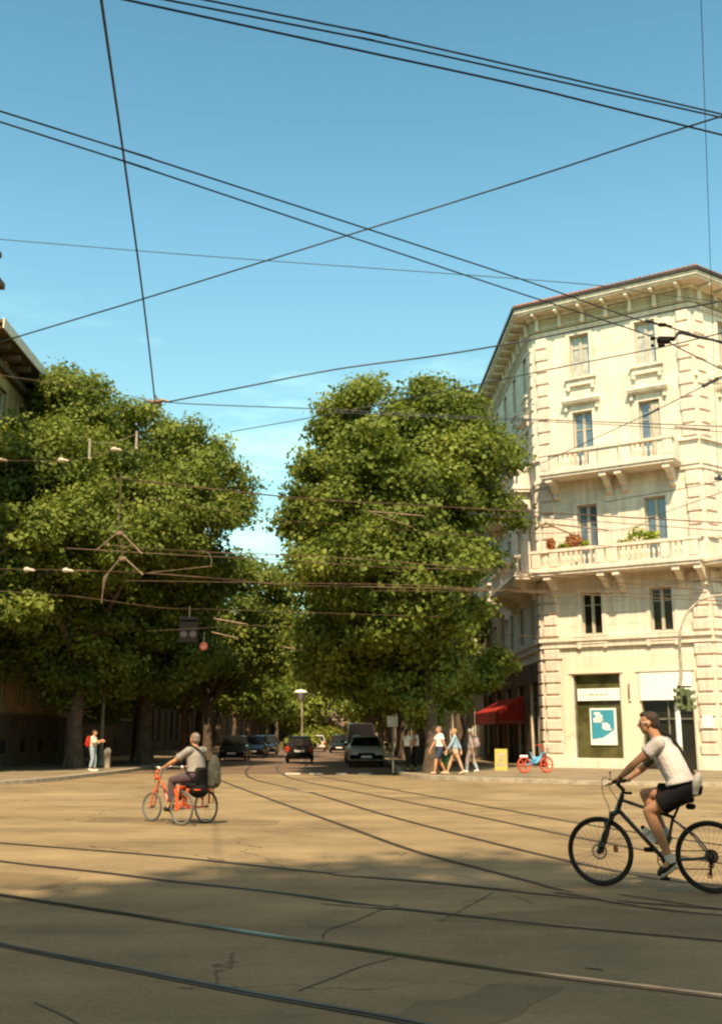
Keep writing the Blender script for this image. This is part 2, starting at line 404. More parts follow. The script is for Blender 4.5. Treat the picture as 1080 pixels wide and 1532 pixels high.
# broken white marking across the mouth of the side street
mb = MB()
for x0, x1 in ((427, 449), (463, 471), (474, 484), (503, 519), (536, 556)):
    a, b, c, d = G(x0, 1159.5), G(x1, 1159.5), G(x1, 1156.6), G(x0, 1156.6)
    mb.add([(p.x, p.y, .012) for p in (a, b, c, d)], [(0, 1, 2, 3)])
structure('road_marking', mb, M['paint'])
mb = MB()
for pts, w in (([(500, 1309), (600, 1316), (700, 1325), (745, 1330)], .12), ([(830, 1335), (880, 1342), (925, 1352)], .10),
             ([(480, 1352), (550, 1358), (590, 1361)], .05), ([(925, 1338), (1000, 1349), (1080, 1361)], .06), ([(425, 1181), (470, 1186)], .25), ([(0, 1169.5), (10, 1170.5)], .3)):
    strip(mb, crm([G(*p) for p in pts], 5), w, .013)
structure('road_marking', mb, M['pave'])
mb = MB()
for pts, w in (([(600, 1352), (565, 1362), (530, 1378), (495, 1392), (488, 1404)], .018), ([(740, 1335), (700, 1358), (660, 1378)], .014),
             ([(590, 1435), (540, 1446), (490, 1462), (440, 1482)], .016), ([(60, 1498), (110, 1530), (150, 1560)], .015), ([(690, 1350), (760, 1340), (800, 1352)], .012),
             ([(870, 1448), (905, 1452)], .03)):
    strip(mb, crm([G(*p) + Vector((rnd.uniform(-.03, .03), rnd.uniform(-.05, .05), 0)) for p in pts], 6), w, .005)
structure('road_crack', mb, M['tar'])
def patch(mat_, quads, z):
    mb = MB()
    for q in quads:
        c = [G(*p) for p in q]; m = []
        for i in range(len(c)):
            a, b = c[i], c[(i + 1) % len(c)]
            for k in range(6): m.append(a.lerp(b, k / 6) + Vector((rnd.uniform(-.04, .04), rnd.uniform(-.07, .07), 0)))
        mb.add([(p.x, p.y, z) for p in m], [tuple(range(len(m)))])
    structure('road_patch', mb, mat_)
patch(M['patch'], [[(640, 1376), (860, 1356), (1300, 1384), (1300, 1424), (900, 1392)], [(150, 1222), (420, 1228), (400, 1236), (120, 1230)], [(560, 1520), (760, 1470), (840, 1480), (700, 1560)], [(-60, 1300), (120, 1313), (60, 1333), (-80, 1322)]], .0022)
patch(M['patchpale'], [[(700, 1193), (1150, 1236), (1180, 1222), (760, 1186)], [(-100, 1190), (180, 1186), (210, 1194), (-100, 1202)], [(600, 1290), (830, 1326), (760, 1329), (520, 1306)]], .0024)

# ================================================================== buildings
def FM(o, d):                      # facade frame: x along, y into the building, z up
    d = Vector(d).normalized(); y = Vector((-d.y, d.x, 0))
    m = Matrix.Identity(4)
    m.col[0] = (*d, 0); m.col[1] = (*y, 0); m.col[2] = (0, 0, 1, 0); m.col[3] = (o[0], o[1], 0, 1)
    return m
def wall(mb, u0, u1, z0, z1, holes, dep=.3):
    us = sorted({u0, u1, *[h[0] for h in holes], *[h[1] for h in holes]}); zs = sorted({z0, z1, *[h[2] for h in holes], *[h[3] for h in holes]})
    us = [u for u in us if u0 <= u <= u1]; zs = [z for z in zs if z0 <= z <= z1]
    for i in range(len(us) - 1):
        for j in range(len(zs) - 1):
            cu, cz = (us[i] + us[i + 1]) / 2, (zs[j] + zs[j + 1]) / 2
            if any(h[0] < cu < h[1] and h[2] < cz < h[3] for h in holes): continue
            mb.add([(us[i], 0, zs[j]), (us[i + 1], 0, zs[j]), (us[i + 1], 0, zs[j + 1]), (us[i], 0, zs[j + 1])], [(0, 1, 2, 3)])
    for a, b, c, d in holes:
        mb.add([(a, 0, c), (b, 0, c), (b, 0, d), (a, 0, d), (a, dep, c), (b, dep, c), (b, dep, d), (a, dep, d)],
               [(0, 1, 5, 4), (1, 2, 6, 5), (2, 3, 7, 6), (3, 0, 4, 7)])
def window(bld, Mx, a, b, c, d, glass, surround=True, ped=0, sill=True, dep=.3, open_=0, trim='trim', simple=False):
    """casement window in the opening a..b x c..d of facade frame Mx"""
    mb = MB(); mb.M = Mx; w = .07; y0 = dep - .1; y1 = dep - .03; mid = (a + b) / 2
    mb.box(a, a + w, y0, y1, c, d); mb.box(b - w, b, y0, y1, c, d); mb.box(a + w, b - w, y0, y1, d - w, d); mb.box(a + w, b - w, y0, y1, c, c + w)
    mb.box(mid - .07, mid + .07, y0 - .02, y1, c + w, d - w)
    if not simple:
        zt = c + (d - c) * .70
        for s0, s1 in ((a + w, mid - .07), (mid + .07, b - w)): mb.box(s0, s1, y0 + .01, y1 - .01, zt, zt + .035)
    wn = part('window', mb, M['winframe'], bld, world=True)
    g = MB(); g.M = Mx; g.add([(a, dep - .05, c), (b, dep - .05, c), (b, dep - .05, d), (a, dep - .05, d)], [(0, 1, 2, 3)])
    part('pane', g, M[glass], wn, world=True)
    if surround:
        s = MB(); s.M = Mx; q = .17
        s.box(a - q, a, -.05, .06, c, d); s.box(b, b + q, -.05, .06, c, d); s.box(a - q, b + q, -.055, .06, d, d + q)
        if ped:
            s.box(a - .12, b + .12, -.04, .05, d + q, d + .42)
            s.box(a - .42, b + .42, -.30, .05, d + .42, d + .50); s.box(a - .36, b + .36, -.22, .05, d + .36, d + .42)
            s.box(a - .44, b + .44, -.34, .05, d + .50, d + .56)
            for u in (a - .27, b + .27): s.box(u - .07, u + .07, -.16, .05, d + .08, d + .36)
        part('window_surround', s, M[trim], wn, world=True)
    if sill:
        s = MB(); s.M = Mx
        s.box(a - .28, b + .28, -.2, .1, c - .11, c); s.box(a - .2, b + .2, -.1, .05, c - .36, c - .11); s.box(a - .24, b + .24, -.16, .05, c - .42, c - .36)
        for u in (a - .12, b + .12): s.box(u - .08, u + .08, -.15, .05, c - .62, c - .42)
        part('sill', s, M[trim], wn, world=True)
    return wn
def console(mb, u, z, p, h, w=.26):
    """scroll bracket of depth p and height h under level z, at u"""
    prof = [(0, z), (-p, z), (-p - .02, z - .10), (-p + .03, z - .22), (-p * .72, z - .27), (-p * .45, z - h * .55), (-p * .22, z - h * .72), (-p * .25, z - h * .9), (-.10, z - h), (0, z - h)]
    mb.slab(prof, u - w / 2, u + w / 2, 'yz')
    a = len(mb.v)
    mb.box(u - w / 2 - .03, u + w / 2 + .03, -p - .05, -p + .17, z - .2, z - .003)
def balustrade(mb, u0, u1, y, z, h, solid=(), piers=(), step=.24):
    """row of turned balusters between a base and a rail, along u at depth y"""
    mb.box(u0, u1, y, y + .24, z, z + .13); mb.box(u0 - .04, u1 + .04, y - .05, y + .29, z + h - .13, z + h)
    P = [(.05, 0), (.05, .04), (.03, .07), (.075, .26), (.035, .46), (.03, .52), (.05, .56), (.05, .6)]
    k = (h - .26) / .6
    for a, b in solid: mb.box(a, b, y + .02, y + .22, z + .13, z + h - .13)
    for a in piers: mb.box(a - .2, a + .2, y - .02, y + .26, z + .13, z + h - .13)
    u = u0 + step * .6
    while u < u1 - step * .4:
        if not any(a - .08 < u < b + .08 for a, b in solid) and not any(abs(u - a) < .27 for a in piers):
            mb.lathe((u, y + .12, z + .13), [(r, zz * k) for r, zz in P], 7)
        u += step

# ---- the corner building
UL = 7.62
cb = thing('corner_building', 'cream five storey corner building with balconies and shopfronts', 'building', (A0.x, A0.y, .13))
FA = FM(A0, AF); P2 = A0 + AF * UL
BF = Vector((.82, .57, 0)).normalized(); FB = FM(P2, BF)
SL = 20.0; S0 = A0 + SD * SL
FS = FM(S0, -SD)                           # street face: x runs from far end towards the corner
WA = [(1.90, 2.86), (5.05, 6.01)]
hA = []
for a, b in WA: hA += [(a, b, 18.15, 20.3), (a, b, 13.6, 16.45), (a, b, 9.1, 11.95), (a, b, 5.98, 7.87)]
hA += [(1.37, 3.50, .55, 4.2), (4.42, 6.62, .13, 4.2)]
TOP = 21.7
w = MB(); w.M = FA; wall(w, 0, UL, .13, TOP, hA, .3); part('wall', w, M['facade'], cb, world=True, label='sunlit corner face of the building')
WB = [(1.9 + 3.3 * i, 2.86 + 3.3 * i) for i in range(5)]
hB = [(a, b, *z) for a, b in WB for z in ((18.15, 20.3), (13.6, 16.45), (9.1, 11.95), (5.98, 7.87), (.6, 4.2))]
w = MB(); w.M = FB; wall(w, 0, 18, .13, TOP, hB, .3); part('wall', w, M['facade'], cb, world=True, label='right hand face turning away')
WS = [(SL - 2.55 - 3.05 * i, SL - 1.6 - 3.05 * i) for i in range(6)]
hS = [(a, b, *z) for a, b in WS for z in ((18.15, 20.3), (13.6, 16.45), (9.1, 11.95), (5.98, 7.87))]
hS += [(SL - 3.6 - 3.8 * i, SL - 1.2 - 3.8 * i, .3, 4.0) for i in range(5)]
w = MB(); w.M = FS; wall(w, 0, SL, .13, TOP, hS, .3); part('wall', w, M['facade'], cb, world=True, label='shaded face along the side street')
glz = {18.15: 'curtain', 13.6: 'glasssky', 9.1: 'glasssky', 5.98: 'darkglass'}
for i, (a, b) in enumerate(WA):
    window(cb, FA, a, b, 18.15, 20.3, 'curtain')
    window(cb, FA, a, b, 13.6, 16.45, 'glasssky', ped=1, sill=False)
    window(cb, FA, a, b, 9.1, 11.95, 'glasssky', sill=False)
    window(cb, FA, a, b, 5.98, 7.87, 'darkglass')
for i, (a, b) in enumerate(WB):
    for c, d, pd in ((18.15, 20.3, 0), (13.6, 16.45, 1), (9.1, 11.95, 0), (5.98, 7.87, 0)): window(cb, FB, a, b, c, d, glz[c], ped=pd, sill=c in (18.15, 5.98))
for i, (a, b) in enumerate(WS):
    for c, d, pd in ((18.15, 20.3, 0), (13.6, 16.45, 1), (9.1, 11.95, 0), (5.98, 7.87, 0)): window(cb, FS, a, b, c, d, 'glasssky' if c > 17 else glz[c] if c < 17 else 'curtain', ped=pd, sill=c in (18.15, 5.98))
sh = [(SL - 3.6 - 3.8 * i, SL - 1.2 - 3.8 * i, .3, 4.0) for i in range(5)]
w = MB(); w.M = FS @ Matrix.Translation((0, -.05, 0)); wall(w, 0, SL - .9, .14, 4.9, sh, .3); sfs = part('shade_toned_front', w, M['brownst'], cb, world=True)  # darker layer over the wall, street shade put into its colour
for a, b, c, d in sh:
    g = MB(); g.M = FS; g.add([(a, .2, c), (b, .2, c), (b, .2, d), (a, .2, d)], [(0, 1, 2, 3)]); part('shop_window', g, M['darkglass'], sfs, world=True)
    g = MB(); g.M = FS; g.box(a, a + .07, .1, .19, c, d); g.box(b - .07, b, .1, .19, c, d); g.box(a + .07, b - .07, .1, .19, 3.0, 3.08); part('shop_frame', g, M['castiron'], sfs, world=True)
# open shutters leaning on the third floor window
s = MB(); s.M = FA; s.box(5.58, 5.98, .08, .11, 13.65, 16.35); part('shutter', s, M['winframe'], cb, world=True)
# string courses, bands
s = MB()
for Fm, a, b in ((FA, -.02, UL + .02), (FB, .0, 18), (FS, 0, SL)):
    s.M = Fm
    s.box(a, b, -.14, .1, 5.42, 5.52); s.box(a, b, -.19, .1, 5.70, 5.86); s.box(a, b, -.08, .1, 5.52, 5.70)
    s.box(a, b, -.07, .05, 4.95, 5.02)
for Fm, a, b in ((FA, 0, .6), (FA, 6.75, UL + .02), (FB, 0, 18), (FS, 0, SL)):
    s.M = Fm
    s.box(a, b, -.14, .1, 13.2, 13.36); s.box(a, b, -.09, .1, 13.0, 13.2); s.box(a, b, -.18, .1, 14.3, 14.42); s.box(a, b, -.05, .1, 13.36, 14.3)
for Fm, a, b in ((FA, 0, UL), (FB, 0, 18), (FS, 0, SL)):
    s.M = Fm; s.box(a, b, -.08, .1, 20.55, 20.64); s.box(a, b, -.13, .1, 20.64, 20.70)
    s.box(a, b, -.10, .1, 17.25, 17.33) if Fm is not FA else None
part('string_course', s, M['trim'], cb, world=True)
# quoins
def quoins(Fm, a, b, ranges, matn, pitch):
    s = MB(); s.M = Fm
    for z0, z1 in ranges:
        k = 0; z = z0
        while z < z1 - .2:
            zt = min(z + pitch - .07, z1); g = .0 if k % 2 == 0 else .12
            s.cbox(((a + b) / 2, -.035, (z + zt) / 2), (b - a - (g if b < 4 or a > 4 else 0), .19, zt - z), .035)
            z += pitch; k += 1
        s.box(a + .02, b - .02, -.045, .04, z0, z1)
    part('quoin_pilaster', s, M[matn], cb, world=True)
for Fm, a, b in ((FA, .05, .80), (FA, UL - .78, UL - .04), (FB, .04, .85), (FS, SL - .85, SL - .05)):
    quoins(Fm, a, b, [(.75, 5.4), (5.95, 8.5)], 'quoin', .52)
    quoins(Fm, a + .1, b, [(14.5, 20.5), (9.9, 13.0)], 'quoin', .60)
# plinth
s = MB()
for Fm, a, b in ((FA, -.0, 1.3), (FA, 3.57, 4.35), (FA, 6.70, UL), (FB, 0, 18)):
    s.M = Fm; s.box(a, b, -.10, .06, .0, .72)
s.M = FA; s.box(1.3, 3.57, -.07, .1, .0, .50)
part('plinth', s, M['trim'], cb, world=True)
# shopfront: smooth stone portal, pilasters, glass, fascias, poster
s = MB(); s.M = FA
s.box(.92, 1.32, -.07, .12, .72, 4.26); s.box(3.56, 4.36, -.07, .12, .72, 4.26); s.box(6.68, 6.80, -.07, .12, .72, 4.26); s.box(.92, 6.80, -.07, .12, 4.26, 4.95)
s.box(1.2, 3.7, -.12, .1, 4.24, 4.32); s.box(4.25, 6.78, -.12, .1, 4.24, 4.32)
s.box(3.90, 4.02, -.14, .1, 3.0, 3.75)
sf = part('shopfront', s, M['smooth'], cb, world=True)
g = MB(); g.M = FA; g.add([(1.37, .2, .5), (3.5, .2, .5), (3.5, .2, 4.2), (1.37, .2, 4.2)], [(0, 1, 2, 3)]); part('shop_window', g, M['shopglass'], sf, world=True, label='olive green shop window with a teal poster')
g = MB(); g.M = FA; g.add([(4.42, .24, .1), (6.62, .24, .1), (6.62, .24, 4.2), (4.42, .24, 4.2)], [(0, 1, 2, 3)]); part('shop_window', g, M['darkglass'], sf, world=True, label='dark shop window behind the cyclist')
s = MB(); s.M = FA
for u in (1.37, 3.44): s.box(u, u + .06, .1, .22, .5, 4.2)
for u in (4.42, 5.5, 6.56): s.box(u, u + .06, .12, .26, .13, 3.0)
s.box(1.43, 3.44, .1, .22, .5, .58); s.box(4.48, 6.56, .12, .24, 2.2, 2.26)
part('shop_frame', s, M['castiron'], sf, world=True)
s = MB(); s.M = FA; s.box(1.52, 3.46, .06, .14, 3.05, 3.58); part('fascia', s, M['white'], sf, world=True)
s = MB(); s.M = FA; s.box(4.40, 6.66, -.10, .02, 3.02, 4.19); part('fascia', s, M['white'], sf, world=True, label='large blank white fascia')
M['mark'] = mat('printed_green', (.30, .40, .22), .6)
s = MB(); s.M = FA
for k, (u, ww) in enumerate(((1.68, .05), (1.76, .07), (1.86, .05), (2.05, .22), (2.34, .14), (2.53, .2), (2.8, .1))): s.box(u, u + ww, .05, .058, 3.28 + .01 * (k % 2), 3.34)
part('printed_mark', s, M['mark'], sf, world=True)
s = MB(); s.M = FA; s.box(2.02, 3.22, .14, .17, 1.12, 2.72); ps = part('poster', s, M['white'], sf, world=True)
s = MB(); s.M = FA; s.add([(u, .135, z) for u, z in ((2.08, 1.36), (2.6, 1.44), (3.12, 1.78), (3.12, 2.64), (2.08, 2.64))], [(0, 1, 2, 3, 4)]); part('print', s, M['teal'], ps, world=True)
s = MB(); s.M = FA
for a, b, c, d in ((2.22, 2.50, 2.42, 2.54), (2.30, 2.60, 2.30, 2.42), (2.18, 2.56, 2.10, 2.30), (2.30, 2.62, 2.18, 2.24), (2.58, 2.92, 1.82, 2.02), (2.66, 3.0, 1.76, 1.82), (2.58, 2.82, 2.02, 2.08)): s.box(a, b, .126, .134, c, d)
part('print', s, M['white'], ps, world=True)
s = MB(); s.M = FA; s.cbox((7.2, -.16, 2.1), (.42, .03, .5), .005); part('wall_plate', s, M['white'], cb, world=True, label='small white plate on the right quoins')
s = MB(); s.M = FA; s.tube([(3.96, -.18, 3.15), (3.96, -.2, 3.3), (3.96, -.2, 3.6), (3.96, -.16, 3.75)], .035, 8); part('wall_lamp', s, M['castiron'], cb, world=True)
# balcony on the second floor, wrapping round both corners
def bal(u0, u1, Fm, p, zs, h, cons, piers, solid=(), ends=(True, True), name='balcony'):
    s = MB(); s.M = Fm
    s.box(u0, u1, -p, 0.05, zs, zs + .13); s.box(u0 - .05, u1 + .05, -p - .06, 0.05, zs + .13, zs + .24)
    b = part(name, s, M['trim'], cb, world=True)
    s = MB(); s.M = Fm; balustrade(s, u0, u1, -p, zs + .24, h, solid, piers)
    for e, u in zip(ends, (u0, u1 - .22)):
        if e: s.box(u, u + .22, -p + .24, 0, zs + .24, zs + .24 + h - .02)
    part('balustrade', s, M['trim'], b, world=True)
    for u in cons:
        s = MB(); s.M = Fm; console(s, u, zs, p - .12, .85); part('bracket', s, M['trim'], b, world=True)
    return b
bal(.0, UL, FA, 1.25, 8.62, .92, (.75, 3.25, 3.95, 6.55, UL - .15), (.3, 1.15, 3.3, 3.9, 6.2, UL - .25), ends=(False, False))
bal(SL - 7.2, SL + .35, FS, 1.25, 8.617, .92, (SL - 6.9, SL - 4.2, SL - 3.4, SL - .8), (SL - 6.9, SL - 3.8, SL - .4), ends=(True, False))
bal(-.55, 7.4, FB, 1.25, 8.614, .92, (.8, 3.6, 4.4, 7.1), (.6, 4.0, 7.1), ends=(False, True))
bal(.62, 6.78, FA, 1.2, 13.15, .95, (1.0, 3.55, 4.25, 6.4), (.85, 6.55), solid=((3.35, 4.3), (1.1, 1.5), (3.0, 3.4), (4.5, 4.9), (6.1, 6.5)))
for k in range(3): bal(SL - 12.9 - 6.1 * k + 1.4, SL - 9.6 - 6.1 * k + .6, FS, 1.15, 8.62, .92, (SL - 11.2 - 6.1 * k, SL - 9.4 - 6.1 * k), (), ()) if k < 1 else None
for k in range(2): bal(SL - 5.6 - 6.1 * k, SL - 1.2 - 6.1 * k, FS, .95, 13.15, .92, (SL - 5.2 - 6.1 * k, SL - 1.6 - 6.1 * k), (), ())
# cornice with brackets, gutter and tiled roof (polyline round the corners)
def offs(d):
    """the three face outline pushed out by d"""
    nA = Vector((-AF.y, AF.x, 0)) * -1; nB = Vector((-BF.y, BF.x, 0)) * -1; nS = Vector((SD.y, -SD.x, 0)) * -1
    def ix(p, a, q, b):
        t = ((q - p).x * b.y - (q - p).y * b.x) / (a.x * b.y - a.y * b.x); return p + a * t
    c1 = ix(S0 + nS * d, SD, A0 + nA * d, AF); c2 = ix(A0 + nA * d, AF, P2 + nB * d, BF)
    e0 = S0 + nS * d; e1 = P2 + BF * 18 + nB * d
    return [e0, c1, c2, e1]
def corn(s, d0, d1, z0, z1, z2=None):
    a, b = offs(d0), offs(d1); z2 = z1 if z2 is None else z2
    for i in range(3):
        q = [a[i], a[i + 1], b[i + 1], b[i]]
        s.add([(p.x, p.y, z0) for p in q] + [(q[0].x, q[0].y, z1), (q[1].x, q[1].y, z1), (q[2].x, q[2].y, z2), (q[3].x, q[3].y, z2)],
              [(0, 1, 2, 3), (4, 5, 6, 7), (0, 1, 5, 4), (2, 3, 7, 6), (1, 2, 6, 5), (0, 3, 7, 4)])
s = MB(); corn(s, -.1, .12, 20.78, 21.4); part('frieze', s, M['friezeshade'], cb, world=True)
s = MB(); corn(s, -.1, .86, 21.55, 21.65); corn(s, -.1, .94, 21.65, 21.84); corn(s, -.1, .25, 21.4, 21.55); part('cornice', s, M['trim'], cb, world=True)
s = MB(); corn(s, .7, 1.04, 21.84, 21.98); part('gutter', s, M['gutter'], cb, world=True)
s = MB()
def tilesheet(s, d0, d1, z0, z1):
    a, b = offs(d1), offs(d0)
    for i in range(3):
        n = max(8, int((a[i + 1] - a[i]).length / .22))
        for k in range(n):
            p0 = a[i].lerp(a[i + 1], k / n); p1 = a[i].lerp(a[i + 1], (k + 1) / n); q0 = b[i].lerp(b[i + 1], k / n); q1 = b[i].lerp(b[i + 1], (k + 1) / n)
            m0 = p0.lerp(p1, .5); m1 = q0.lerp(q1, .5)
            s.add([(p0.x, p0.y, z0), (m0.x, m0.y, z0 + .09), (p1.x, p1.y, z0), (q0.x, q0.y, z1), (m1.x, m1.y, z1 + .09), (q1.x, q1.y, z1)], [(0, 1, 4, 3), (1, 2, 5, 4), (0, 1, 2)])
tilesheet(s, -4.2, 1.0, 21.99, 23.8)
rf = part('roof', s, M['tile'], cb, world=True)
s = MB(); c = offs(.8)[2]; s.tube([Vector((c.x, c.y, 22.08)), Vector((offs(-3)[2].x, offs(-3)[2].y, 23.45))], .10, 8)
part('ridge_tile', s, M['tile'], rf, world=True)
def brk(Fm, us):
    for u in us:
        s = MB(); s.M = Fm
        s.cbox((u, -.48, 21.46), (.19, .72, .17), .05); s.cbox((u, -.17, 21.2), (.16, .24, .6), .05); s.cbox((u, -.19, 20.9), (.21, .24, .18), .05)
        part('cornice_bracket', s, M['trim'], cb, world=True)
brk(FA, [.35 + i * 1.15 for i in range(7)]); brk(FB, [.5 + i * 1.15 for i in range(15)]); brk(FS, [SL - .5 - i * 1.15 for i in range(17)])
# frieze panels
s = MB(); s.M = FA
for i in range(6):
    a = .55 + i * 1.15; b = a + .75
    for q in ((a, b, 20.93, 20.96), (a, b, 21.28, 21.31)): s.box(q[0], q[1], -.15, -.11, q[2], q[3])
part('frieze_moulding', s, M['trim'], cb, world=True)
# back of the building so it is a solid volume
s = MB(); e = offs(0); bk = [e[3], Vector((e[3].x - 4, e[3].y + 14, 0)), Vector((e[0].x + 10, e[0].y, 0)), e[0]]
for i in range(3):
    p, q = bk[i], bk[i + 1]; s.add([(p.x, p.y, 0), (q.x, q.y, 0), (q.x, q.y, TOP), (p.x, p.y, TOP)], [(0, 1, 2, 3)])
part('rear_wall', s, M['greyst'], cb, world=True)

# window boxes with flowers on the balcony (they can be lifted away)
def leaves(n, fn, size, tint=(0, 1), seed=1, up=.3):
    """numpy cloud of leaf sized quads: fn(rng, n) -> points, outward normals, clump tint"""
    rg = np.random.default_rng(seed)
    P, N, T = fn(rg, n); n = len(P)
    nn = N + rg.normal(0, .55, (n, 3)); nn[:, 2] += up; nn /= np.linalg.norm(nn, axis=1)[:, None]
    a = np.cross(nn, rg.normal(0, 1, (n, 3))); a /= np.linalg.norm(a, axis=1)[:, None]; b = np.cross(nn, a)
    s = size * (.45 + 1.15 * rg.random((n, 1)) ** 1.4) * 1.05
    L = a * s; W = b * s * .42
    V = np.empty((n, 4, 3)); V[:, 0] = P - L * .5; V[:, 1] = P + W - nn * s * .08; V[:, 2] = P + L * .5; V[:, 3] = P - W - nn * s * .08
    me = bpy.data.meshes.new('leaves'); me.vertices.add(4 * n); me.vertices.foreach_set('co', V.ravel().astype('f'))
    me.loops.add(4 * n); me.loops.foreach_set('vertex_index', np.arange(4 * n, dtype='i'))
    me.polygons.add(n); me.polygons.foreach_set('loop_start', np.arange(0, 4 * n, 4, dtype='i')); me.polygons.foreach_set('loop_total', np.full(n, 4, dtype='i'))
    me.update(calc_edges=True)
    at = me.attributes.new('tint', 'FLOAT', 'FACE'); at.data.foreach_set('value', np.clip(T + rg.normal(0, .10, n), 0, 1).astype('f'))
    return me
def blobs(bl, rg, n, fill=.35):
    bl = np.array(bl, float); w = bl[:, 3] * bl[:, 4]; k = rg.choice(len(bl), n, p=w / w.sum())
    d = rg.normal(0, 1, (n, 3)); d /= np.linalg.norm(d, axis=1)[:, None]
    rr = 1 - fill * rg.random(n) ** 1.6
    return bl[k, :3] + d * bl[k, 3:6] * rr[:, None], d, k
M['petal'] = leafmat('petal', (.28, .08, .03), (.42, .16, .06), (.52, .28, .12))
M['boxleaf'] = leafmat('box_leaf', (.10, .16, .02), (.22, .28, .04), (.38, .40, .07))
M['terracotta'] = mat('terracotta', (.34, .16, .08), .8)
def flowers(u, z, n, blist, col, lab, extra=None):
    t = thing('window_box', lab, 'planter', tuple((FA @ Vector((u, -.95, z + .14)))), math.atan2(AF.y, AF.x), 'planters on the second floor balcony')
    s = MB(); s.cbox((0, 0, .1), (n * .42, .2, .2), .03); part('trough', s, M['terracotta'], t)
    for cc, bl in zip(col, blist):
        def fn(rg, k, bl=bl): P, N, K = blobs(bl, rg, k, .9); return P, N, rg.random(k)
        for q_, one in enumerate([[b_] for b_ in bl] if cc == 'petal' else [bl]):
            def fn(rg, k, one=one): P, N, K = blobs(one, rg, k, .9); return P, N, rg.random(k)
            me = leaves(420, fn, .13, seed=int(u * 10) + q_); link('flower_clump' if cc == 'petal' else 'foliage', me, M[cc], t)
flowers(1.75, 9.52, 3.0, [[(-.8, 0, .42, .22, .18, .28), (.3, 0, .5, .42, .22, .34)], [(-.1, 0, .26, .5, .15, .14), (.75, 0, .3, .25, .15, .15)]], ['petal', 'boxleaf'], 'window box with orange and pink flowers in front of the left balcony door')
flowers(4.95, 9.52, 3.2, [[(-.05, 0, .5, .5, .25, .34), (.6, 0, .38, .5, .2, .22), (-.7, 0, .22, .25, .12, .12)]], ['boxleaf'], 'window box with bushy yellow green plant in front of the right balcony door')

# ---- awning on the street face
YA = 5.4
aw = MB(); aw.M = FS
ua, ub = SL - 14.5, SL - YA
aw.add([(ua, -.05, 3.5), (ub, -.05, 3.5), (ub, -1.35, 2.75), (ua, -1.35, 2.75), (ub, -1.35, 2.1), (ua, -1.35, 2.1), (ub, -.05, 2.1), (ua, -.05, 2.1)],
       [(0, 1, 2, 3), (3, 2, 4, 5), (1, 6, 4, 2), (0, 3, 5, 7)])
at_ = thing('awning', 'deep red box awning over the shop on the side street', 'awning', tuple(FS @ Vector((ub, -.7, 2.1))))
part('canopy', aw, M['red'], at_, world=True)
fr = MB(); fr.M = FS
for u in (ua, (ua + ub) / 2, ub): fr.tube([(u, 0, 2.2), (u, -1.33, 2.2)], .02, 6)
fr.tube([(ua, -1.33, 2.12), (ub, -1.33, 2.12)], .025, 6); part('awning_frame', fr, M['castiron'], at_, world=True)

# ---- far buildings of the side street
def plain(name, lab, O, d, L, H, zs, wgap, ww, mat_, glass, plinth=0, balc=(), eaves=.8, backdir=None, group=None, depth=12, first=1.0, arch=False, roofm='tile', shut=True):
    t = thing(name, lab, 'building', (O[0], O[1], .1), group=group)
    Fm = FM(O, d); holes = []
    n = int((L - first) / wgap)
    for i in range(n):
        u = first + i * wgap
        for a, b in zs: holes.append((u, u + ww, a, b))
    s = MB(); s.M = Fm; wall(s, 0, L, .1, H, holes, .25); s.add([(0, 0, .1), (0, depth, .1), (0, depth, H), (0, 0, H), (L, 0, .1), (L, depth, .1), (L, depth, H), (L, 0, H)], [(0, 1, 2, 3), (4, 7, 6, 5), (1, 5, 6, 2)])
    part('wall', s, M[mat_], t, world=True)
    for h in holes: window(t, Fm, *h, glass, sill=False, simple=True, surround=shut, trim=mat_ if mat_ != 'ochre' else 'ochre', dep=.25)
    s = MB(); s.M = Fm
    if plinth: s.box(-.1, L + .1, -.22, .04, 0, plinth); s.box(-.12, L + .12, -.3, .04, plinth, plinth + .14)
    for a, b in zs[:-1]: s.box(0, L, -.12, .04, b + .75, b + .9)
    s.box(-.3, L + .3, -.3, .04, H - .8, H - .5)
    part('mouldings', s, M['brownst' if mat_ == 'ochre' else 'trim'], t, world=True)
    s = MB(); s.M = Fm; s.box(-eaves, L + eaves, -eaves, depth + eaves, H, H + .22); s.box(-eaves - .12, L + eaves + .12, -eaves - .12, depth + eaves + .12, H + .22, H + .36)
    s.add([(-eaves, -eaves, H + .36), (L + eaves, -eaves, H + .36), (L + eaves, depth + eaves, H + .36), (-eaves, depth + eaves, H + .36), (3, depth / 2, H + 2.6), (L - 3, depth / 2, H + 2.6)], [(0, 1, 5, 4), (1, 2, 5), (2, 3, 4, 5), (3, 0, 4)])
    part('roof', s, M[roofm], t, world=True)
    for u0, u1, z in balc:
        s = MB(); s.M = Fm; s.box(u0, u1, -1.15, .05, z, z + .2); s.box(u0 - .05, u1 + .05, -1.2, .0, z + 1.05, z + 1.18)
        s.box(u0 + .02, u1 - .02, -1.13, -1.0, z + .2, z + 1.05); s.box(u0 + .02, u0 + .16, -1.0, 0, z + .2, z + 1.05); s.box(u1 - .16, u1 - .02, -1.0, 0, z + .2, z + 1.05)
        bp_ = part('balcony', s, M['trim'], t, world=True)
        for u in (u0 + .3, u1 - .3): s = MB(); s.M = Fm; console(s, u, z, 1.0, 1.6, .34); part('bracket', s, M['trim'], bp_, world=True)
    return t
W0 = A0 + SD * (SL + .06)
plain('street_building', 'cream house with stone balconies behind the right hand trees', W0 + SD * 26, -SD, 26, 19.5, [(1.0, 3.6), (5.6, 7.6), (9.2, 11.8), (13.2, 15.4), (16.4, 18.2)], 3.2, 1.1, 'facade', 'darkglass',
      balc=[(21.0, 24.5, 8.5), (13.5, 17.5, 8.5), (6, 10, 8.5), (21, 24.5, 12.6)], group='houses along the side street')
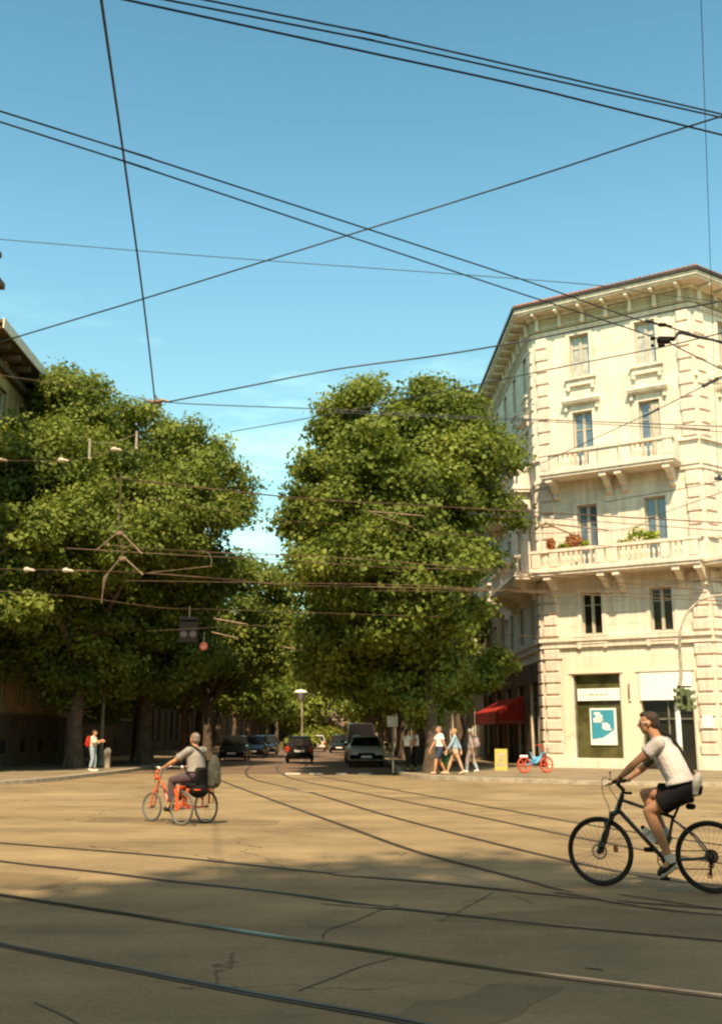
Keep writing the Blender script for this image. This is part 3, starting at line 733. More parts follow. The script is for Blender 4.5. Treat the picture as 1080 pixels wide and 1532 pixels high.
plain('street_building', 'grey house far down the right side of the street', W0 + SD * 72, -SD, 45.8, 18, [(1.0, 3.4), (5.4, 7.4), (9.2, 11.2), (13, 15)], 3.4, 1.1, 'greyst', 'darkglass', balc=[(30, 34, 8.2)], group='houses along the side street', roofm='brownst')
plain('street_building', 'last house on the right side of the street', W0 + SD * 150, -SD, 77.5, 17, [(1.0, 3.4), (5.4, 7.4), (9.2, 11.2), (13, 15)], 7.2, 1.1, 'greyst', 'darkglass', group='houses along the side street', roofm='brownst')
# left building: measured by its eaves and by the base of its wall
XL = -16.2
LB0 = Vector((XL, 42.0, 0))
lb = plain('left_building', 'ochre building with dark plinth behind the left trees', LB0, SD, 36, 18.35, [(2.9, 5.3), (7.0, 9.4), (11.0, 13.2), (14.9, 16.9)], 3.0, 1.05, 'ochre', 'darkglass', plinth=2.35, first=2.2, eaves=1.0, roofm='brownst')
for i in range(24): s = MB(); s.M = FM(LB0, SD); s.cbox((.5 + i * 1.5, -.5, 18.17), (.2, .9, .32), .05); part('eaves_bracket', s, M['brownst'], lb, world=True)
s = MB(); s.M = FM(LB0, SD)
s.box(-1.18, 37.18, -1.19, -1.125, 18.30, 18.75); part('eaves_fascia', s, M['trim'], lb, world=True)
for i in range(10):
    s = MB(); s.M = FM(LB0, SD); u = 2.3 + i * 3.0; s.box(u, u + .7, -.24, -.2, .75, 1.35); part('cellar_window', s, M['dark'], lb, world=True)
plain('street_building', 'house down the left side of the street, shade put into its wall colour', Vector((XL - .9, 79, 0)), SD, 50, 18.5, [(1.0, 3.6), (5.4, 7.4), (9.2, 11.2), (13, 15)], 3.4, 1.1, 'brownst', 'darkglass', group='houses along the side street', roofm='brownst')  # this and the next wall carry the tree shade as a darker stone
plain('street_building', 'last house on the left side of the street, shade put into its walls', Vector((XL - 2, 130, 0)), SD, 80, 17, [(1.0, 3.6), (5.4, 7.4), (9.2, 11.2)], 7.4, 1.1, 'brownst', 'darkglass', group='houses along the side street', roofm='brownst')
plain('street_building', 'pale house closing the far end of the street', Vector((-30, 215, 0)), (1, 0, 0), 60, 13, [(1.0, 3.6), (5.4, 7.4), (9.2, 11.2)], 5.4, 1.3, 'greyst', 'darkglass', group='houses along the side street', roofm='brownst')
# the corner house further left whose cornice just reaches into the photo
tb = thing('neighbour_building', 'taller building at the left edge showing only its cornice tip', 'building', (-16.6, 31, .1))
cx, cy = -13.35, 38.0
q = D(8, 432, 38.0)
s = MB(); s.box(q.x - 8.9, q.x - .95, 30.5, 37.1, .1, q.z + 1.2); part('wall', s, M['ochre'], tb, world=True)
s = MB(); s.box(q.x - 9.8, q.x, 29.6, 38.0, q.z - .05, q.z + .2); s.box(q.x - 9.4, q.x - .4, 30, 37.6, q.z - .5, q.z - .05); part('cornice', s, M['brownst'], tb, world=True)
s = MB(); s.box(q.x - 9.3, q.x - .15, 30.4, 37.8, q.z + 1.2, q.z + 1.4); s.box(q.x - 9.3, q.x - 1.3, 31, 37, q.z + 1.5, q.z + 2.4); part('roof', s, M['brownst'], tb, world=True)

# building across the junction (behind the photographer): it throws the shade on the near road
def rear():
    t = thing('shading_building', 'tall pale building across the junction throwing its shade on the near road', 'building', (0, -8, 0))
    Y1 = SHY
    s = MB(); s.box(-60, 60, Y1 - 14, Y1, 0, 17.6); part('wall', s, M['facade'], t, world=True)
    s = MB(); s.box(-60.4, 60.4, Y1 - 14, Y1 + .5, 17.6, 18.0); s.slab([(-6.5, 18.0), (4.0, 18.0), (2.2, 19.2), (.4, 20.9), (-2.0, 21.0), (-3.8, 20.0)], Y1 - 5, Y1 + .2, 'xz'); s.slab([(-14, 18), (-8, 18), (-9, 18.6), (-13, 18.9)], Y1 - 5, Y1 + .2, 'xz'); s.slab([(5, 18), (9, 18), (8.6, 18.5), (5.6, 18.8)], Y1 - 5, Y1 + .2, 'xz')
    part('roof', s, M['tile'], t, world=True)
SHY = -4.6
rear()
def fn_row(rg, n):
    x = rg.uniform(-26, 24, n); top = 17.6 + 1.0 * np.sin(x * .55 + .6) + .6 * np.sin(x * 1.7) + 2.9 * np.exp(-((x + 1.0) / 2.6) ** 2) - 1.3 / (1 + np.exp(-(x - 1.4) * 2)) - .9 / (1 + np.exp((x + 5) * 1.5))
    z = top + rg.normal(0, .7, n); y = -3.2 + rg.normal(0, .8, n) - (z - top) * .2
    return np.stack([x, y, z], 1), rg.normal(0, 1, (n, 3)), rg.random(n)
o = link('shade_edge_leaves', leaves(15000, fn_row, .34, seed=77), M['leafdark']); tag(o, 'added unseen leaf row behind the photographer softening the shade edge on the road', 'trees', kind='stuff')  # unseen leaves added only to soften the edge of the near shade
# ================================================================== trees
def crown(bl, n, size, seed, sub=70, subr=(.7, 1.25), mat_='leaf'):
    """leaves gathered in clumps that sit through the shell of several big lobes"""
    rg = np.random.default_rng(seed)
    B = np.array(bl, float); w = (B[:, 3] * B[:, 4] + B[:, 3] * B[:, 5]); k = rg.choice(len(B), sub, p=w / w.sum())
    d = rg.normal(0, 1, (sub, 3)); d /= np.linalg.norm(d, axis=1)[:, None]
    rr = .52 + .5 * rg.random(sub) ** .6
    C = B[k, :3] + d * B[k, 3:6] * rr[:, None]
    r = rg.uniform(subr[0], subr[1], sub); SR = np.stack([r * 1.15, r * 1.15, r * .75], 1)
    tintc = rg.normal(.5, .16, sub)
    def fn(rg2, n):
        p = r ** 2; kk = rg2.choice(sub, n, p=p / p.sum())
        dd = rg2.normal(0, 1, (n, 3)); dd /= np.linalg.norm(dd, axis=1)[:, None]
        rad = 1.15 - .85 * rg2.random(n) ** 1.4 + .19 * rg2.normal(0, 1, n)
        P = C[kk] + dd * SR[kk] * rad[:, None]
        P[:, 2] += -.10 * np.abs(rg2.normal(0, 1, n)) * (np.abs(dd[:, 0]) + np.abs(dd[:, 1]))
        return P, dd, tintc[kk]
    return leaves(n, fn, size, seed=seed + 1), C, r
def limb_tree(s, base, h, r0, targets, rg, lean=(0, 0)):
    top = Vector((base[0] + lean[0], base[1] + lean[1], base[2] + h))
    pts = [Vector(base) + (top - Vector(base)) * t + Vector((rg.normal(0, .05), rg.normal(0, .05), 0)) * (t > 0) for t in np.linspace(0, 1, 7)]
    s.tube([pts[0] - Vector((0, 0, .2))] + pts, [r0 * 1.45, r0 * 1.3, r0 * 1.06, r0 * .95, r0 * .88, r0 * .82, r0 * .78, r0 * .7], 12)
    for a in range(5):
        an = a * 1.26 + rg.random(); s.tube([pts[0] + Vector((math.cos(an) * r0 * 1.45, math.sin(an) * r0 * 1.45, -.12)), pts[0] + Vector((math.cos(an) * r0 * 1.0, math.sin(an) * r0 * 1.0, .35)), pts[1] + Vector((math.cos(an) * r0 * .45, math.sin(an) * r0 * .45, .3))], [r0 * .3, r0 * .33, r0 * .2], 7)
    for tg in targets:
        tg = Vector(tg); k = rg.uniform(.6, 1.0); st = pts[0].lerp(top, k); mid = st.lerp(tg, .45) + Vector((0, 0, (tg - st).length * .12)) + Vector((rg.normal(0, .15), rg.normal(0, .15), 0))
        q = crm([st, mid, tg], 4); m = len(q)
        s.tube(q, [r0 * (.5 * (1 - i / (m - 1)) + .06) for i in range(m)], 7)
        for _ in range(2):
            b = q[int(rg.integers(2, m - 1))]; e = b + Vector((rg.normal(0, 1.1), rg.normal(0, 1.1), rg.uniform(.2, 1.4)))
            s.tube([b, b.lerp(e, .5) + Vector((0, 0, .15)), e], [r0 * .2, r0 * .13, r0 * .04], 5)
def tree(lab, base, h, r0, bl, n, size, seed, sub=70, subr=(.7, 1.25), matn='leaf', group='plane trees lining the side street', lean=(0, 0), cat='tree'):
    """bl lobes in world coordinates (cx,cy,cz,rx,ry,rz)"""
    rg = np.random.default_rng(seed + 99)
    t = thing('plane_tree', lab, cat, base, group=group)
    lb_ = [(b[0] - base[0], b[1] - base[1], b[2] - base[2], b[3], b[4], b[5]) for b in bl]
    me, C, r = crown(lb_, n, size, seed, sub, subr)
    s = MB(); idx = rg.choice(len(C), min(12, len(C)), replace=False)
    limb_tree(s, (0, 0, 0), h, r0, [C[i] for i in idx], rg, lean)
    part('trunk', s, M['bark'], t, smooth=50)
    link('crown', me, M[matn], t)
    return t
def L(px, py, Y, rx, rz, ry=None):
    """lobe measured on the photo: centre pixel, half width and half height in pixels at distance Y"""
    c = D(px, py, Y); k = Y / F / 1.0
    return (c.x, c.y, c.z, rx * k, (rx * k if ry is None else ry), rz * k)
b = G(110, 1149, .13)
tree('big plane tree with thick bare trunk at the left kerb', (b.x, b.y, .13), 6.5, .37,
     [L(105, 615, 47.5, 62, 58), L(70, 720, 45, 105, 90), L(150, 795, 43.6, 105, 75), L(60, 840, 43.6, 90, 75), L(40, 640, 49, 45, 60), L(150, 930, 48, 90, 76), L(70, 960, 48, 70, 56), L(110, 1010, 48, 70, 40), L(160, 720, 46, 60, 60), L(120, 690, 46, 60, 50), L(95, 600, 48, 40, 55)], 150000, .165, 11, 320, (.55, .95))
b = (-9.3, 53, .13)
tree('tall plane tree with round crown above the tricycle rider', (-10.9, 53.2, .13), 7, .4,
     [L(215, 660, 51, 75, 72), L(285, 690, 51, 68, 60), L(325, 728, 50, 66, 56), L(245, 765, 47, 100, 72), L(200, 845, 48, 90, 45), L(220, 900, 52, 105, 62), L(230, 980, 52, 95, 62), L(170, 1020, 54, 70, 50), L(280, 850, 51, 70, 50)], 150000, .165, 21, 320, (.55, .95))
tree('small leafy plane tree at the far left edge of the photo', (-16.4, 37.2, .13), 4, .22,
     [L(15, 800, 40, 62, 45), L(-40, 860, 40, 70, 80), L(12, 930, 40, 48, 60), L(60, 780, 40, 30, 30)], 20000, .18, 31, 70, (.4, .7))
tree('low green plane tree with drooping crown overhanging the left kerb of the side street', (-10.2, 70, .13), 5, .3,
     [L(365, 895, 69, 76, 62), L(320, 950, 69, 75, 50), L(410, 950, 70, 45, 55)], 60000, .20, 41, 130, matn='leaf')
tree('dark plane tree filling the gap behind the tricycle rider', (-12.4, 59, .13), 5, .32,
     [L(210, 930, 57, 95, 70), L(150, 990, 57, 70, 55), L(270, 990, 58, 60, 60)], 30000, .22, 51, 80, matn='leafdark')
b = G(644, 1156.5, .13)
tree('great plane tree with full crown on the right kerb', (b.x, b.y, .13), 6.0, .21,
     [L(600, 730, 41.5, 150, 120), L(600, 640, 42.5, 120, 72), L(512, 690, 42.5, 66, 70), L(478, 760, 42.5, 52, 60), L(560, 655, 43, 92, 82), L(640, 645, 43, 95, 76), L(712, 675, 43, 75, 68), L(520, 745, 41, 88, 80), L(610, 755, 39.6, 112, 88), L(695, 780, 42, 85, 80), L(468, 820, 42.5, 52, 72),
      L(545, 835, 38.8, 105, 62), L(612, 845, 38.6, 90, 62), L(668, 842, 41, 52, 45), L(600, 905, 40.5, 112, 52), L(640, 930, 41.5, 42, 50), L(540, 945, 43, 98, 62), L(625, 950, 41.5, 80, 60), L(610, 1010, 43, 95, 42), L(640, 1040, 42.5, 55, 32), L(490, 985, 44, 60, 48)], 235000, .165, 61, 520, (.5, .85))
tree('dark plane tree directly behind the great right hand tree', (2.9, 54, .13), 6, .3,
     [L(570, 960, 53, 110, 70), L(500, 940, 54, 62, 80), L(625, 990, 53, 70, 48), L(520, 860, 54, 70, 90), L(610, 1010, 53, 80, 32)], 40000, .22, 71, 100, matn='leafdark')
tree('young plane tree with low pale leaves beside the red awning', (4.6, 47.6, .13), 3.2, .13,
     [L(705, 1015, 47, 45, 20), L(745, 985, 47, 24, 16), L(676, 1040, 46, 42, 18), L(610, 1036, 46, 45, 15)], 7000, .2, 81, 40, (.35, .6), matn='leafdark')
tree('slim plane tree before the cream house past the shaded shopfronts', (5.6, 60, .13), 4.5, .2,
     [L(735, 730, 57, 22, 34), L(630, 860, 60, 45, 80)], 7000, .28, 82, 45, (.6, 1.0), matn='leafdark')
# the two rows running down the street: each its own crown size, shared leaf mesh
protos = []
for k in range(2):
    rg = np.random.default_rng(200 + k)
    lob = [(0, 0, 8.5, 3.6, 3.6, 3.4), (1.2, .6, 6.6, 3.2, 3.2, 2.4), (-1.4, -.5, 7.2, 3.1, 3.1, 2.8), (.3, -.8, 11, 2.5, 2.5, 2.2), (0, 0, 5.2, 3.4, 3.6, 1.4)]
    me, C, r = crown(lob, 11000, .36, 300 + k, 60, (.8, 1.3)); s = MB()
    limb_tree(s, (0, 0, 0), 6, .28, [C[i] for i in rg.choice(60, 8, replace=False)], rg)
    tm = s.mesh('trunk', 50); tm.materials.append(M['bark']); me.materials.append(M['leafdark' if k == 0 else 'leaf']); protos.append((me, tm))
ordw = ['first', 'second', 'third', 'fourth', 'fifth', 'sixth', 'seventh', 'eighth', 'ninth', 'tenth']
for side, X0, name in ((1, 3.1, 'right'), (-1, -11.9, 'left')):
    for i in range(9):
        Y = 64 + i * (10 + i * .9) if side > 0 else 73 + i * (10 + i * .9)
        X = X0 - .022 * (Y - 48) + rnd.uniform(-.3, .3)
        t = thing('plane_tree', '%s plane tree down the %s row, counted from the big trees at the crossing' % (ordw[i], name), 'tree', (X, Y, .13), rnd.uniform(0, 6.28), 'plane trees lining the side street')
        sc = rnd.uniform(.92, 1.12); t.scale = (sc * 1.03, sc * 1.03, sc)
        me, tm = protos[(i + (side > 0)) % 2]
        link('trunk', tm, None, t); link('crown', me, None, t)
# end of the street: trees of a square reading as one mass, hedge island between the lanes
def fn_far(rg, n):
    c = np.stack([rg.uniform(-26, 14, 60), rg.uniform(196, 208, 60), rg.uniform(3, 17, 60)], 1); k = rg.integers(0, 60, n)
    d = rg.normal(0, 1, (n, 3)); d /= np.linalg.norm(d, axis=1)[:, None]
    return c[k] + d * np.array([3.2, 2, 2.2]) * (1 - .6 * rg.random(n) ** 2)[:, None], d, rg.normal(.5, .2, 60)[k]
o = link('distant_wood', leaves(9000, fn_far, .9, seed=5), M['leaffar']); tag(o, 'mass of sunlit trees closing the end of the street', 'trees', kind='stuff')
for (px, Y, w_, h_, lab, n) in ((450, 84, 1.5, .75, 'bright green shrub seen above the black hatchback roof', 1500), (492, 112, 1.7, 1.5, 'bright green shrub behind the red car', 1300), (470, 128, 2.0, 1.7, 'rounded sunlit shrub on the centre of the far street', 1200)):
    g = D(px, 1098, Y)
    zc = .9 if Y < 90 else 1.1
    def fs(rg, k, w_=w_, h_=h_, zc=zc): P, N, K = blobs([(0, 0, zc, w_, .9, h_), (w_ * .5, .2, zc + .1, w_ * .6, .8, h_ * .8), (-w_ * .5, 0, zc - .1, w_ * .55, .8, h_ * .8)], rg, k, .6); return P, N, .4 + .5 * rg.random(k)
    t = thing('shrub', lab, 'shrub', (g.x, Y, 0), group='shrubs in the far street')
    link('foliage', leaves(n, fs, .22, seed=int(Y)), M['leaffar'], t)
    s = MB(); s.tube([(0, 0, 0), (0.05, 0, .5), (0, 0, 1.0)], [.06, .05, .03], 6); [s.tube([(0, 0, .3), (a, 0, .9)], [.03, .015], 5) for a in (-.6, .5)]; part('stem', s, M['bark'], t)

# ================================================================== overhead wires, poles, signs
def wirepts(px, z=None, Y=None, ext=(0, 0)):
    P = []
    for i, p in enumerate(px):
        if Y is not None: yy = Y if not isinstance(Y, (tuple, list)) else Y[0] + (Y[1] - Y[0]) * i / (len(px) - 1); P.append(D(p[0], p[1], yy))
        else:
            zz = z if not isinstance(z, (tuple, list)) else z[0] + (z[1] - z[0]) * i / (len(px) - 1); P.append(G(p[0], p[1], zz))
    if ext[0]: P.insert(0, P[0] + (P[0] - P[1]).normalized() * ext[0])
    if ext[1]: P.append(P[-1] + (P[-1] - P[-2]).normalized() * ext[1])
    return P
GW = 'overhead tram wires above the crossing'
def wire(lab, px, r, z=6.3, Y=None, ext=(14, 14), m='wire', fit=()):
    P = wirepts(px, z, Y, ext); q = crm(P, 6) if len(P) > 2 else P
    o = P[len(P) // 2]
    s = MB(); s.tube(q, r * (.8 if m == 'wire' else .6), 6)
    return solo('overhead_wire', s, M[m], lab, 'wire', tuple(o), GW, smooth=60)
wire('lowest of the three long wires across the top of the sky', [(190, 0), (540, 76), (800, 133), (1080, 202)], .0105, 6.3)
wire('middle wire of the three crossing the top of the sky', [(250, 0), (540, 57), (800, 114), (1080, 176)], .0095, 6.5)
wire('uppermost wire of the three crossing the top of the sky', [(308, 0), (540, 47), (800, 106), (1080, 171)], .0095, 6.7)
W4 = [(0, 166), (185, 224), (545, 341), (780, 418), (940, 474), (992, 487), (1080, 514)]
wire('upper wire of the pair falling from left edge to the corner building', W4, .0105, 6.3)
wire('lower wire of the pair falling from left edge to the black section insulator', [(0, 182), (185, 241), (520, 353), (760, 433), (990, 509), (1080, 553)], .0105, 6.3)
wire('span wire rising from the left roof across the sky to the right edge', [(30, 503), (215, 447), (520, 352), (800, 264), (970, 208), (1072, 176)], .014, None, (13.5, 9.5), ext=(12, 6))
wire('steep wire dropping down the left of the sky into the trees', [(152, 0), (185, 230), (215, 450), (232, 598)], .016, None, (6.8, 16), ext=(10, 0))
wire('thin level wire sagging slightly across the middle of the sky', [(0, 358), (205, 375), (400, 390), (720, 413), (905, 428), (960, 437), (1080, 452)], .008, None, 14, ext=(8, 8))
wire('very thin steep wire near the right edge of the sky', [(1048, 0), (1055, 200), (1062, 395)], .004, None, (6.8, 9.5), ext=(8, 4))
wire('rough span wire rising from the left trees to the cornice of the corner building', [(248, 602), (350, 582), (500, 553), (640, 534), (740, 518), (860, 495), (960, 474), (1080, 450)], .020, None, (20, 17), ext=(0, 6))
wire('thin span wire crossing in front of the upper windows to the black insulator', [(345, 646), (480, 622), (640, 590), (725, 573), (860, 545), (986, 520), (1080, 498)], .011, None, (20, 12.6), ext=(0, 5))
wire('wire from the hanger junction straight over the right tree crown', [(232, 600), (300, 605), (480, 612), (668, 622), (810, 628), (1080, 638)], .013, None, (20, 20), ext=(0, 8))
wire('twin wire just below, crossing the right tree crown', [(500, 617), (668, 625), (884, 634), (1080, 646)], .010, None, (20, 20), ext=(0, 8))
wire('rusty brown wire across the middle of the left crowns', [(165, 714), (250, 724), (385, 739), (500, 749), (640, 757)], .026, None, (21, 24), ext=(0, 10), m='wirebrown')
wire('dark wire under the rusty one, showing in the gap of sky', [(230, 748), (330, 763), (420, 778), (520, 786)], .012, None, (24, 26), ext=(0, 8), m='wirebrown')
wire('upper of two close wires at the foot of the gap of sky', [(155, 815), (310, 826), (420, 830), (560, 838), (780, 856), (900, 862)], .020, None, (28, 30), ext=(0, 6), m='wirebrown')
wire('lower of two close wires at the foot of the gap of sky', [(100, 820), (320, 833), (420, 837), (560, 848), (690, 852), (760, 858)], .018, None, (29, 30), ext=(0, 6), m='wirebrown')
wire('thick wire with white insulators through the lower left crowns', [(0, 851), (100, 853), (210, 857), (330, 866), (440, 876), (560, 878), (700, 882), (900, 891)], .022, None, (29, 30), ext=(6, 10), m='wirebrown')
wire('thin sagging wire low in the left trees', [(40, 887), (120, 893), (240, 909), (330, 912)], .015, None, (33, 35), ext=(5, 8), m='wirebrown')
wire('thin wire crossing the shaded crowns below the balcony level', [(420, 872), (560, 874), (640, 876), (700, 880), (820, 884)], .016, None, 33, ext=(5, 5), m='wirebrown')
wire('wire crossing the black hanging signal box', [(200, 945), (285, 941), (370, 936), (440, 938), (520, 941), (600, 944)], .015, None, 44, ext=(8, 8), m='wirebrown')
wire('wire rising from balcony corner towards the right edge over the third floor windows', [(885, 658), (980, 614), (1074, 566)], .011, None, (20, 15), ext=(8, 4))
wire('faint wire rising across the second floor wall towards the right edge', [(640, 800), (913, 794), (990, 768), (1080, 736)], .012, None, (24, 20), ext=(0, 4), m='wirebrown')
wire('wire passing level in front of the second floor windows', [(700, 768), (802, 774), (930, 783), (1080, 794)], .011, None, (24, 22), ext=(0, 4))
wire('wire rising under the upper balcony to the right edge insulator', [(905, 751), (980, 738), (1058, 724), (1080, 718)], .010, None, (22, 20), ext=(0, 4))
wire('wire crossing the first floor windows of the corner building', [(700, 884), (840, 884), (960, 878), (1080, 864)], .012, None, (30, 27), ext=(3, 6), m='wirebrown')
# splice bars: the short pale pieces on the wires
for k, (a, b_, Y, m, r, lab) in enumerate((((322, 926), (368, 934), 44, 'fitting', .04, 'pale section bar right of the black signal box, upper one'), ((318, 946), (356, 955), 44, 'fitting', .035, 'pale section bar right of the black signal box, lower one'),
    ((452, 934), (497, 940), 44, 'fitting', .04, 'pale section bar above the far street lamps'), ((424, 968), (450, 973), 44, 'fitting', .035, 'small pale section bar below the other, over the street'),
    ((552, 765), (634, 772), 26, 'fitting', .018, 'pale section bar across the middle of the great right tree'), ((548, 764), (618, 789), 26, 'fitting', .011, 'thin slanting bar below the pale bar on the great right tree'),
    ((816, 783), (908, 793), 24, 'fitting', .017, 'bar in front of the left second floor window'), ((816, 783), (866, 804), 24, 'fitting', .017, 'slanting bar from balcony corner towards the flower box'),
    ((816, 783), (802, 790), 24, 'fitting', .03, 'stubby clamp where two bars meet by the balcony corner'),
    ((1052, 577), (1072, 567), 15, 'wire', .024, 'thick sleeve on the rising wire near the right edge'), ((964, 622), (984, 612), 17, 'wire', .020, 'thick sleeve on the rising wire before the third floor window'),
    ((1010, 639), (1060, 643), 20, 'fitting', .016, 'brown sleeve on the wire crossing the right quoins'))):
    P = [D(*a, Y), D(*b_, Y)]; s = MB(); s.tube([P[0], P[0].lerp(P[1], .1), P[0].lerp(P[1], .9), P[1]], [r * .6, r, r, r * .6], 8)
    for q in (P[0], P[1]): s.ball(q, r * 1.35, 8, 6)
    solo('section_bar', s, M[m], lab, 'wire fitting', tuple(P[0]), 'fittings on the overhead wires', smooth=50)
# black section insulator on the twin wires
Q = G(992, 509, 6.3); t = thing('section_insulator', 'black section insulator where two wires cross before the top right window', 'insulator', tuple(Q))
s = MB(); dx = Vector((.92, .25, 0)).normalized(); up = Vector((0, 0, 1))
s.cbox((0, 0, 0), (.16, .07, .09), .02); s.cbox((.10, .03, .03), (.11, .06, .05), .015); s.cbox((-.03, 0, -.06), (.08, .05, .06), .012); s.cbox((-.13, 0, .02), (.06, .04, .04), .01); s.ball((-.14, 0, -.07), .022, 8, 6)
part('insulator_body', s, M['black'], t, smooth=40)
s = MB(); s.tube([(.14, .0, .03), (.19, .02, .10), (.24, .03, .115), (.45, .05, .06), (.75, .06, .0)], [.014, .022, .026, .02, .012], 6); part('jumper_cable', s, M['wire'], t)
s = MB(); q2 = G(990, 486, 6.3); s.cbox((0, 0, 0), (.10, .04, .045), .012); s.tube([(-.09, 0, .012), (0, 0, 0), (.12, 0, -.02)], [.008, .018, .01], 6)
solo('wire_clamp', MB().add([Vector(v) + q2 for v in s.v], s.f), M['black'], 'black clamp on the upper wire just above the section insulator', 'clamp', tuple(q2), smooth=40)
q2 = D(1074, 716, 20); s = MB(); s.cbox(q2, (.16, .05, .07), .015); s.cbox(q2 + Vector((.02, 0, .05)), (.06, .04, .05), .012)
solo('wire_clamp', s, M['wire'], 'dark clamp at the right edge beside the upper balcony', 'clamp', tuple(q2), smooth=40)
# hanger assembly in front of the left trees
Yh = 28.0
def dp(x, y): return D(x, y, Yh)
def spread(lab, ax, ay, l, r_, top=None):
    o = dp(ax, ay); t = thing('wire_hanger', lab, 'wire hanger', tuple(o), group='hangers spreading the tram wires')
    s = MB(); s.tube([dp(ax - 3, ay), dp(*l)], .026, 8); part('arm', s, M['fitting'], t, world=True)
    s = MB(); s.tube([dp(ax + 5, ay), dp(*r_)], .026, 8); part('arm', s, M['fitting'], t, world=True)
    s = MB(); s.cbox(o + Vector((.02, 0, 0)), (.22, .09, .13), .03); part('hub', s, M['fitting'], t, smooth=40, world=True)
    if top: s = MB(); s.tube([o, dp(*top)], .02, 6); part('rod', s, M['wirebrown'], t, world=True)
    return t
spread('upper triangular hanger spreading two wires before the left trees', 178, 798, (145, 823), (213, 829), (182, 708))
spread('lower triangular hanger spreading two wires before the left trees', 183, 836, (162, 858), (214, 860), (181, 806))
s = MB(); s.tube([dp(162, 858), dp(158, 864), dp(155, 880)], [.035, .055, .03], 8); s.tube([dp(155, 880), dp(152, 902)], .02, 6)
solo('strain_insulator', s, M['fitting'], 'brown insulator hanging at the foot of the lower triangular hanger', 'insulator', tuple(dp(158, 864)), smooth=40)
s = MB(); s.tube([D(x, y, 28.5) for x, y in ((303, 824), (314, 829), (317, 838), (316, 848))], .016, 6); s.tube([D(x, y, 28.5) for x, y in ((222, 857), (270, 852), (316, 847))], .009, 6)
solo('pull_off_bracket', s, M['fitting'], 'thin curved bracket tying wires together at the right of the left crowns', 'wire fitting', tuple(D(310, 840, 28.5)), smooth=60)
for (x, y, Y, lab) in ((93, 688, 20, 'white porcelain insulator in front of the upper left crown, left of the two pegs'), (172, 672, 20, 'white porcelain insulator between the two upright pegs'), (42, 852, 28.8, 'small white insulator on the thick wire, left one'), (100, 853, 28.8, 'small white insulator on the thick wire, right one'), (2, 688, 20, 'brown insulator at the left edge of the photo')):
    c = D(x, y, Y); k = Y / F
    s = MB(); s.tube([c + Vector((a * k, 0, -b__ * k)) for a, b__ in ((-6, -1), (-4, 0), (0, 0), (3, .5), (7, 1), (11, 2))], [1.4 * k, 3.5 * k, 3.9 * k, 2.2 * k, 2.4 * k, 1.0 * k], 10)
    solo('porcelain_insulator', s, M['ceramic' if x > 5 else 'fitting'], lab, 'insulator', tuple(c), 'insulators on the overhead wires', smooth=50)
for (x, y0, y1, lab) in ((135, 659, 686, 'pale upright peg left of the white insulator, before the trees'), (205, 647, 671, 'pale upright peg right of the white insulator, before the trees')):
    s = MB(); s.tube([D(x, y0, 20), D(x - .3, (y0 + y1) / 2, 20), D(x - 1, y1, 20)], [.022, .025, .024], 10)
    for q in (y0, y1): s.ball(D(x, q, 20), .03, 8, 6)
    solo('strut_insulator', s, M['palepole'], lab, 'insulator', tuple(D(x, y1, 20)), 'upright pegs in the wire net', smooth=50)
wire('hair thin wire carrying the pegs and insulators before the upper left crowns', [(0, 689), (93, 689), (135, 684), (172, 674), (205, 668), (236, 602)], .006, None, 20, ext=(5, 0), m='fitting')
wire('short wire joining the tops of the two upright pegs', [(137, 660), (165, 663), (205, 649)], .006, None, 20, ext=(0, 0), m='palepole')
wire('thin wire from the left crowns up to the wire junction', [(60, 570), (140, 582), (232, 600)], .010, None, (22, 19), ext=(5, 0), m='fitting')
c = D(236, 601, 17.5); s = MB(); s.cbox(c, (.16, .1, .08), .03); s.tube([c + Vector((-.18, 0, .02)), c + Vector((-.05, 0, -.02)), c + Vector((.1, 0, .03)), c + Vector((.2, 0, .0))], [.02, .035, .03, .015], 8); s.tube([c + Vector((-.05, .0, .12)), c + Vector((.08, 0, -.06))], .015, 6)
solo('wire_junction', s, M['fitting'], 'rusty junction fitting where the steep wire meets the level ones above the trees', 'wire fitting', tuple(c), smooth=40)
# black signal box and round sign hanging over the street
o = D(283, 943, 44.2); k = 44.2 / F
t = thing('tram_signal', 'black rectangular tram signal box hanging before the left trees', 'signal', tuple(o))
s = MB(); s.cbox((0, 0, 0), (29 * k, .28, 39 * k), .04); s.box(-12 * k, 12 * k, -.2, -.14, 15 * k, 17 * k); part('housing', s, M['black'], t, smooth=30)
M['dimlens'] = mat('unlit_lens', (.03, .027, .023), .5)
for sx in (-1, 1):
    s = MB(); s.cyl((sx * 7 * k, -.15, -6 * k), (sx * 7 * k, -.135, -6 * k), 5 * k, 16); part('lens', s, M['dimlens'], t)
s = MB(); s.tube([(0, 0, 19 * k), (0, 0, 19 * k + .5)], .015, 6); part('hanger_rod', s, M['castiron'], t)
o = D(305, 967, 44.0); t = thing('round_sign', 'small round red rimmed sign hanging beside the black signal box', 'sign', tuple(o))
s = MB(); s.cyl((0, 0, 0), (0, .03, 0), .16, 24); part('plate', s, M['kerb'], t); s = MB(); s.ring((0, -.006, 0), (0, 1, 0), .125, .045, 24, 6, .3); s.cyl((0, -.012, 0), (0, -.002, 0), .06, 16); part('red_rim', s, mat('sign_red', (.20, .03, .02), .7), t)
s = MB(); s.tube([(0, .03, .1), (.0, .03, .62)], .012, 6); part('hanger_rod', s, M['castiron'], t)
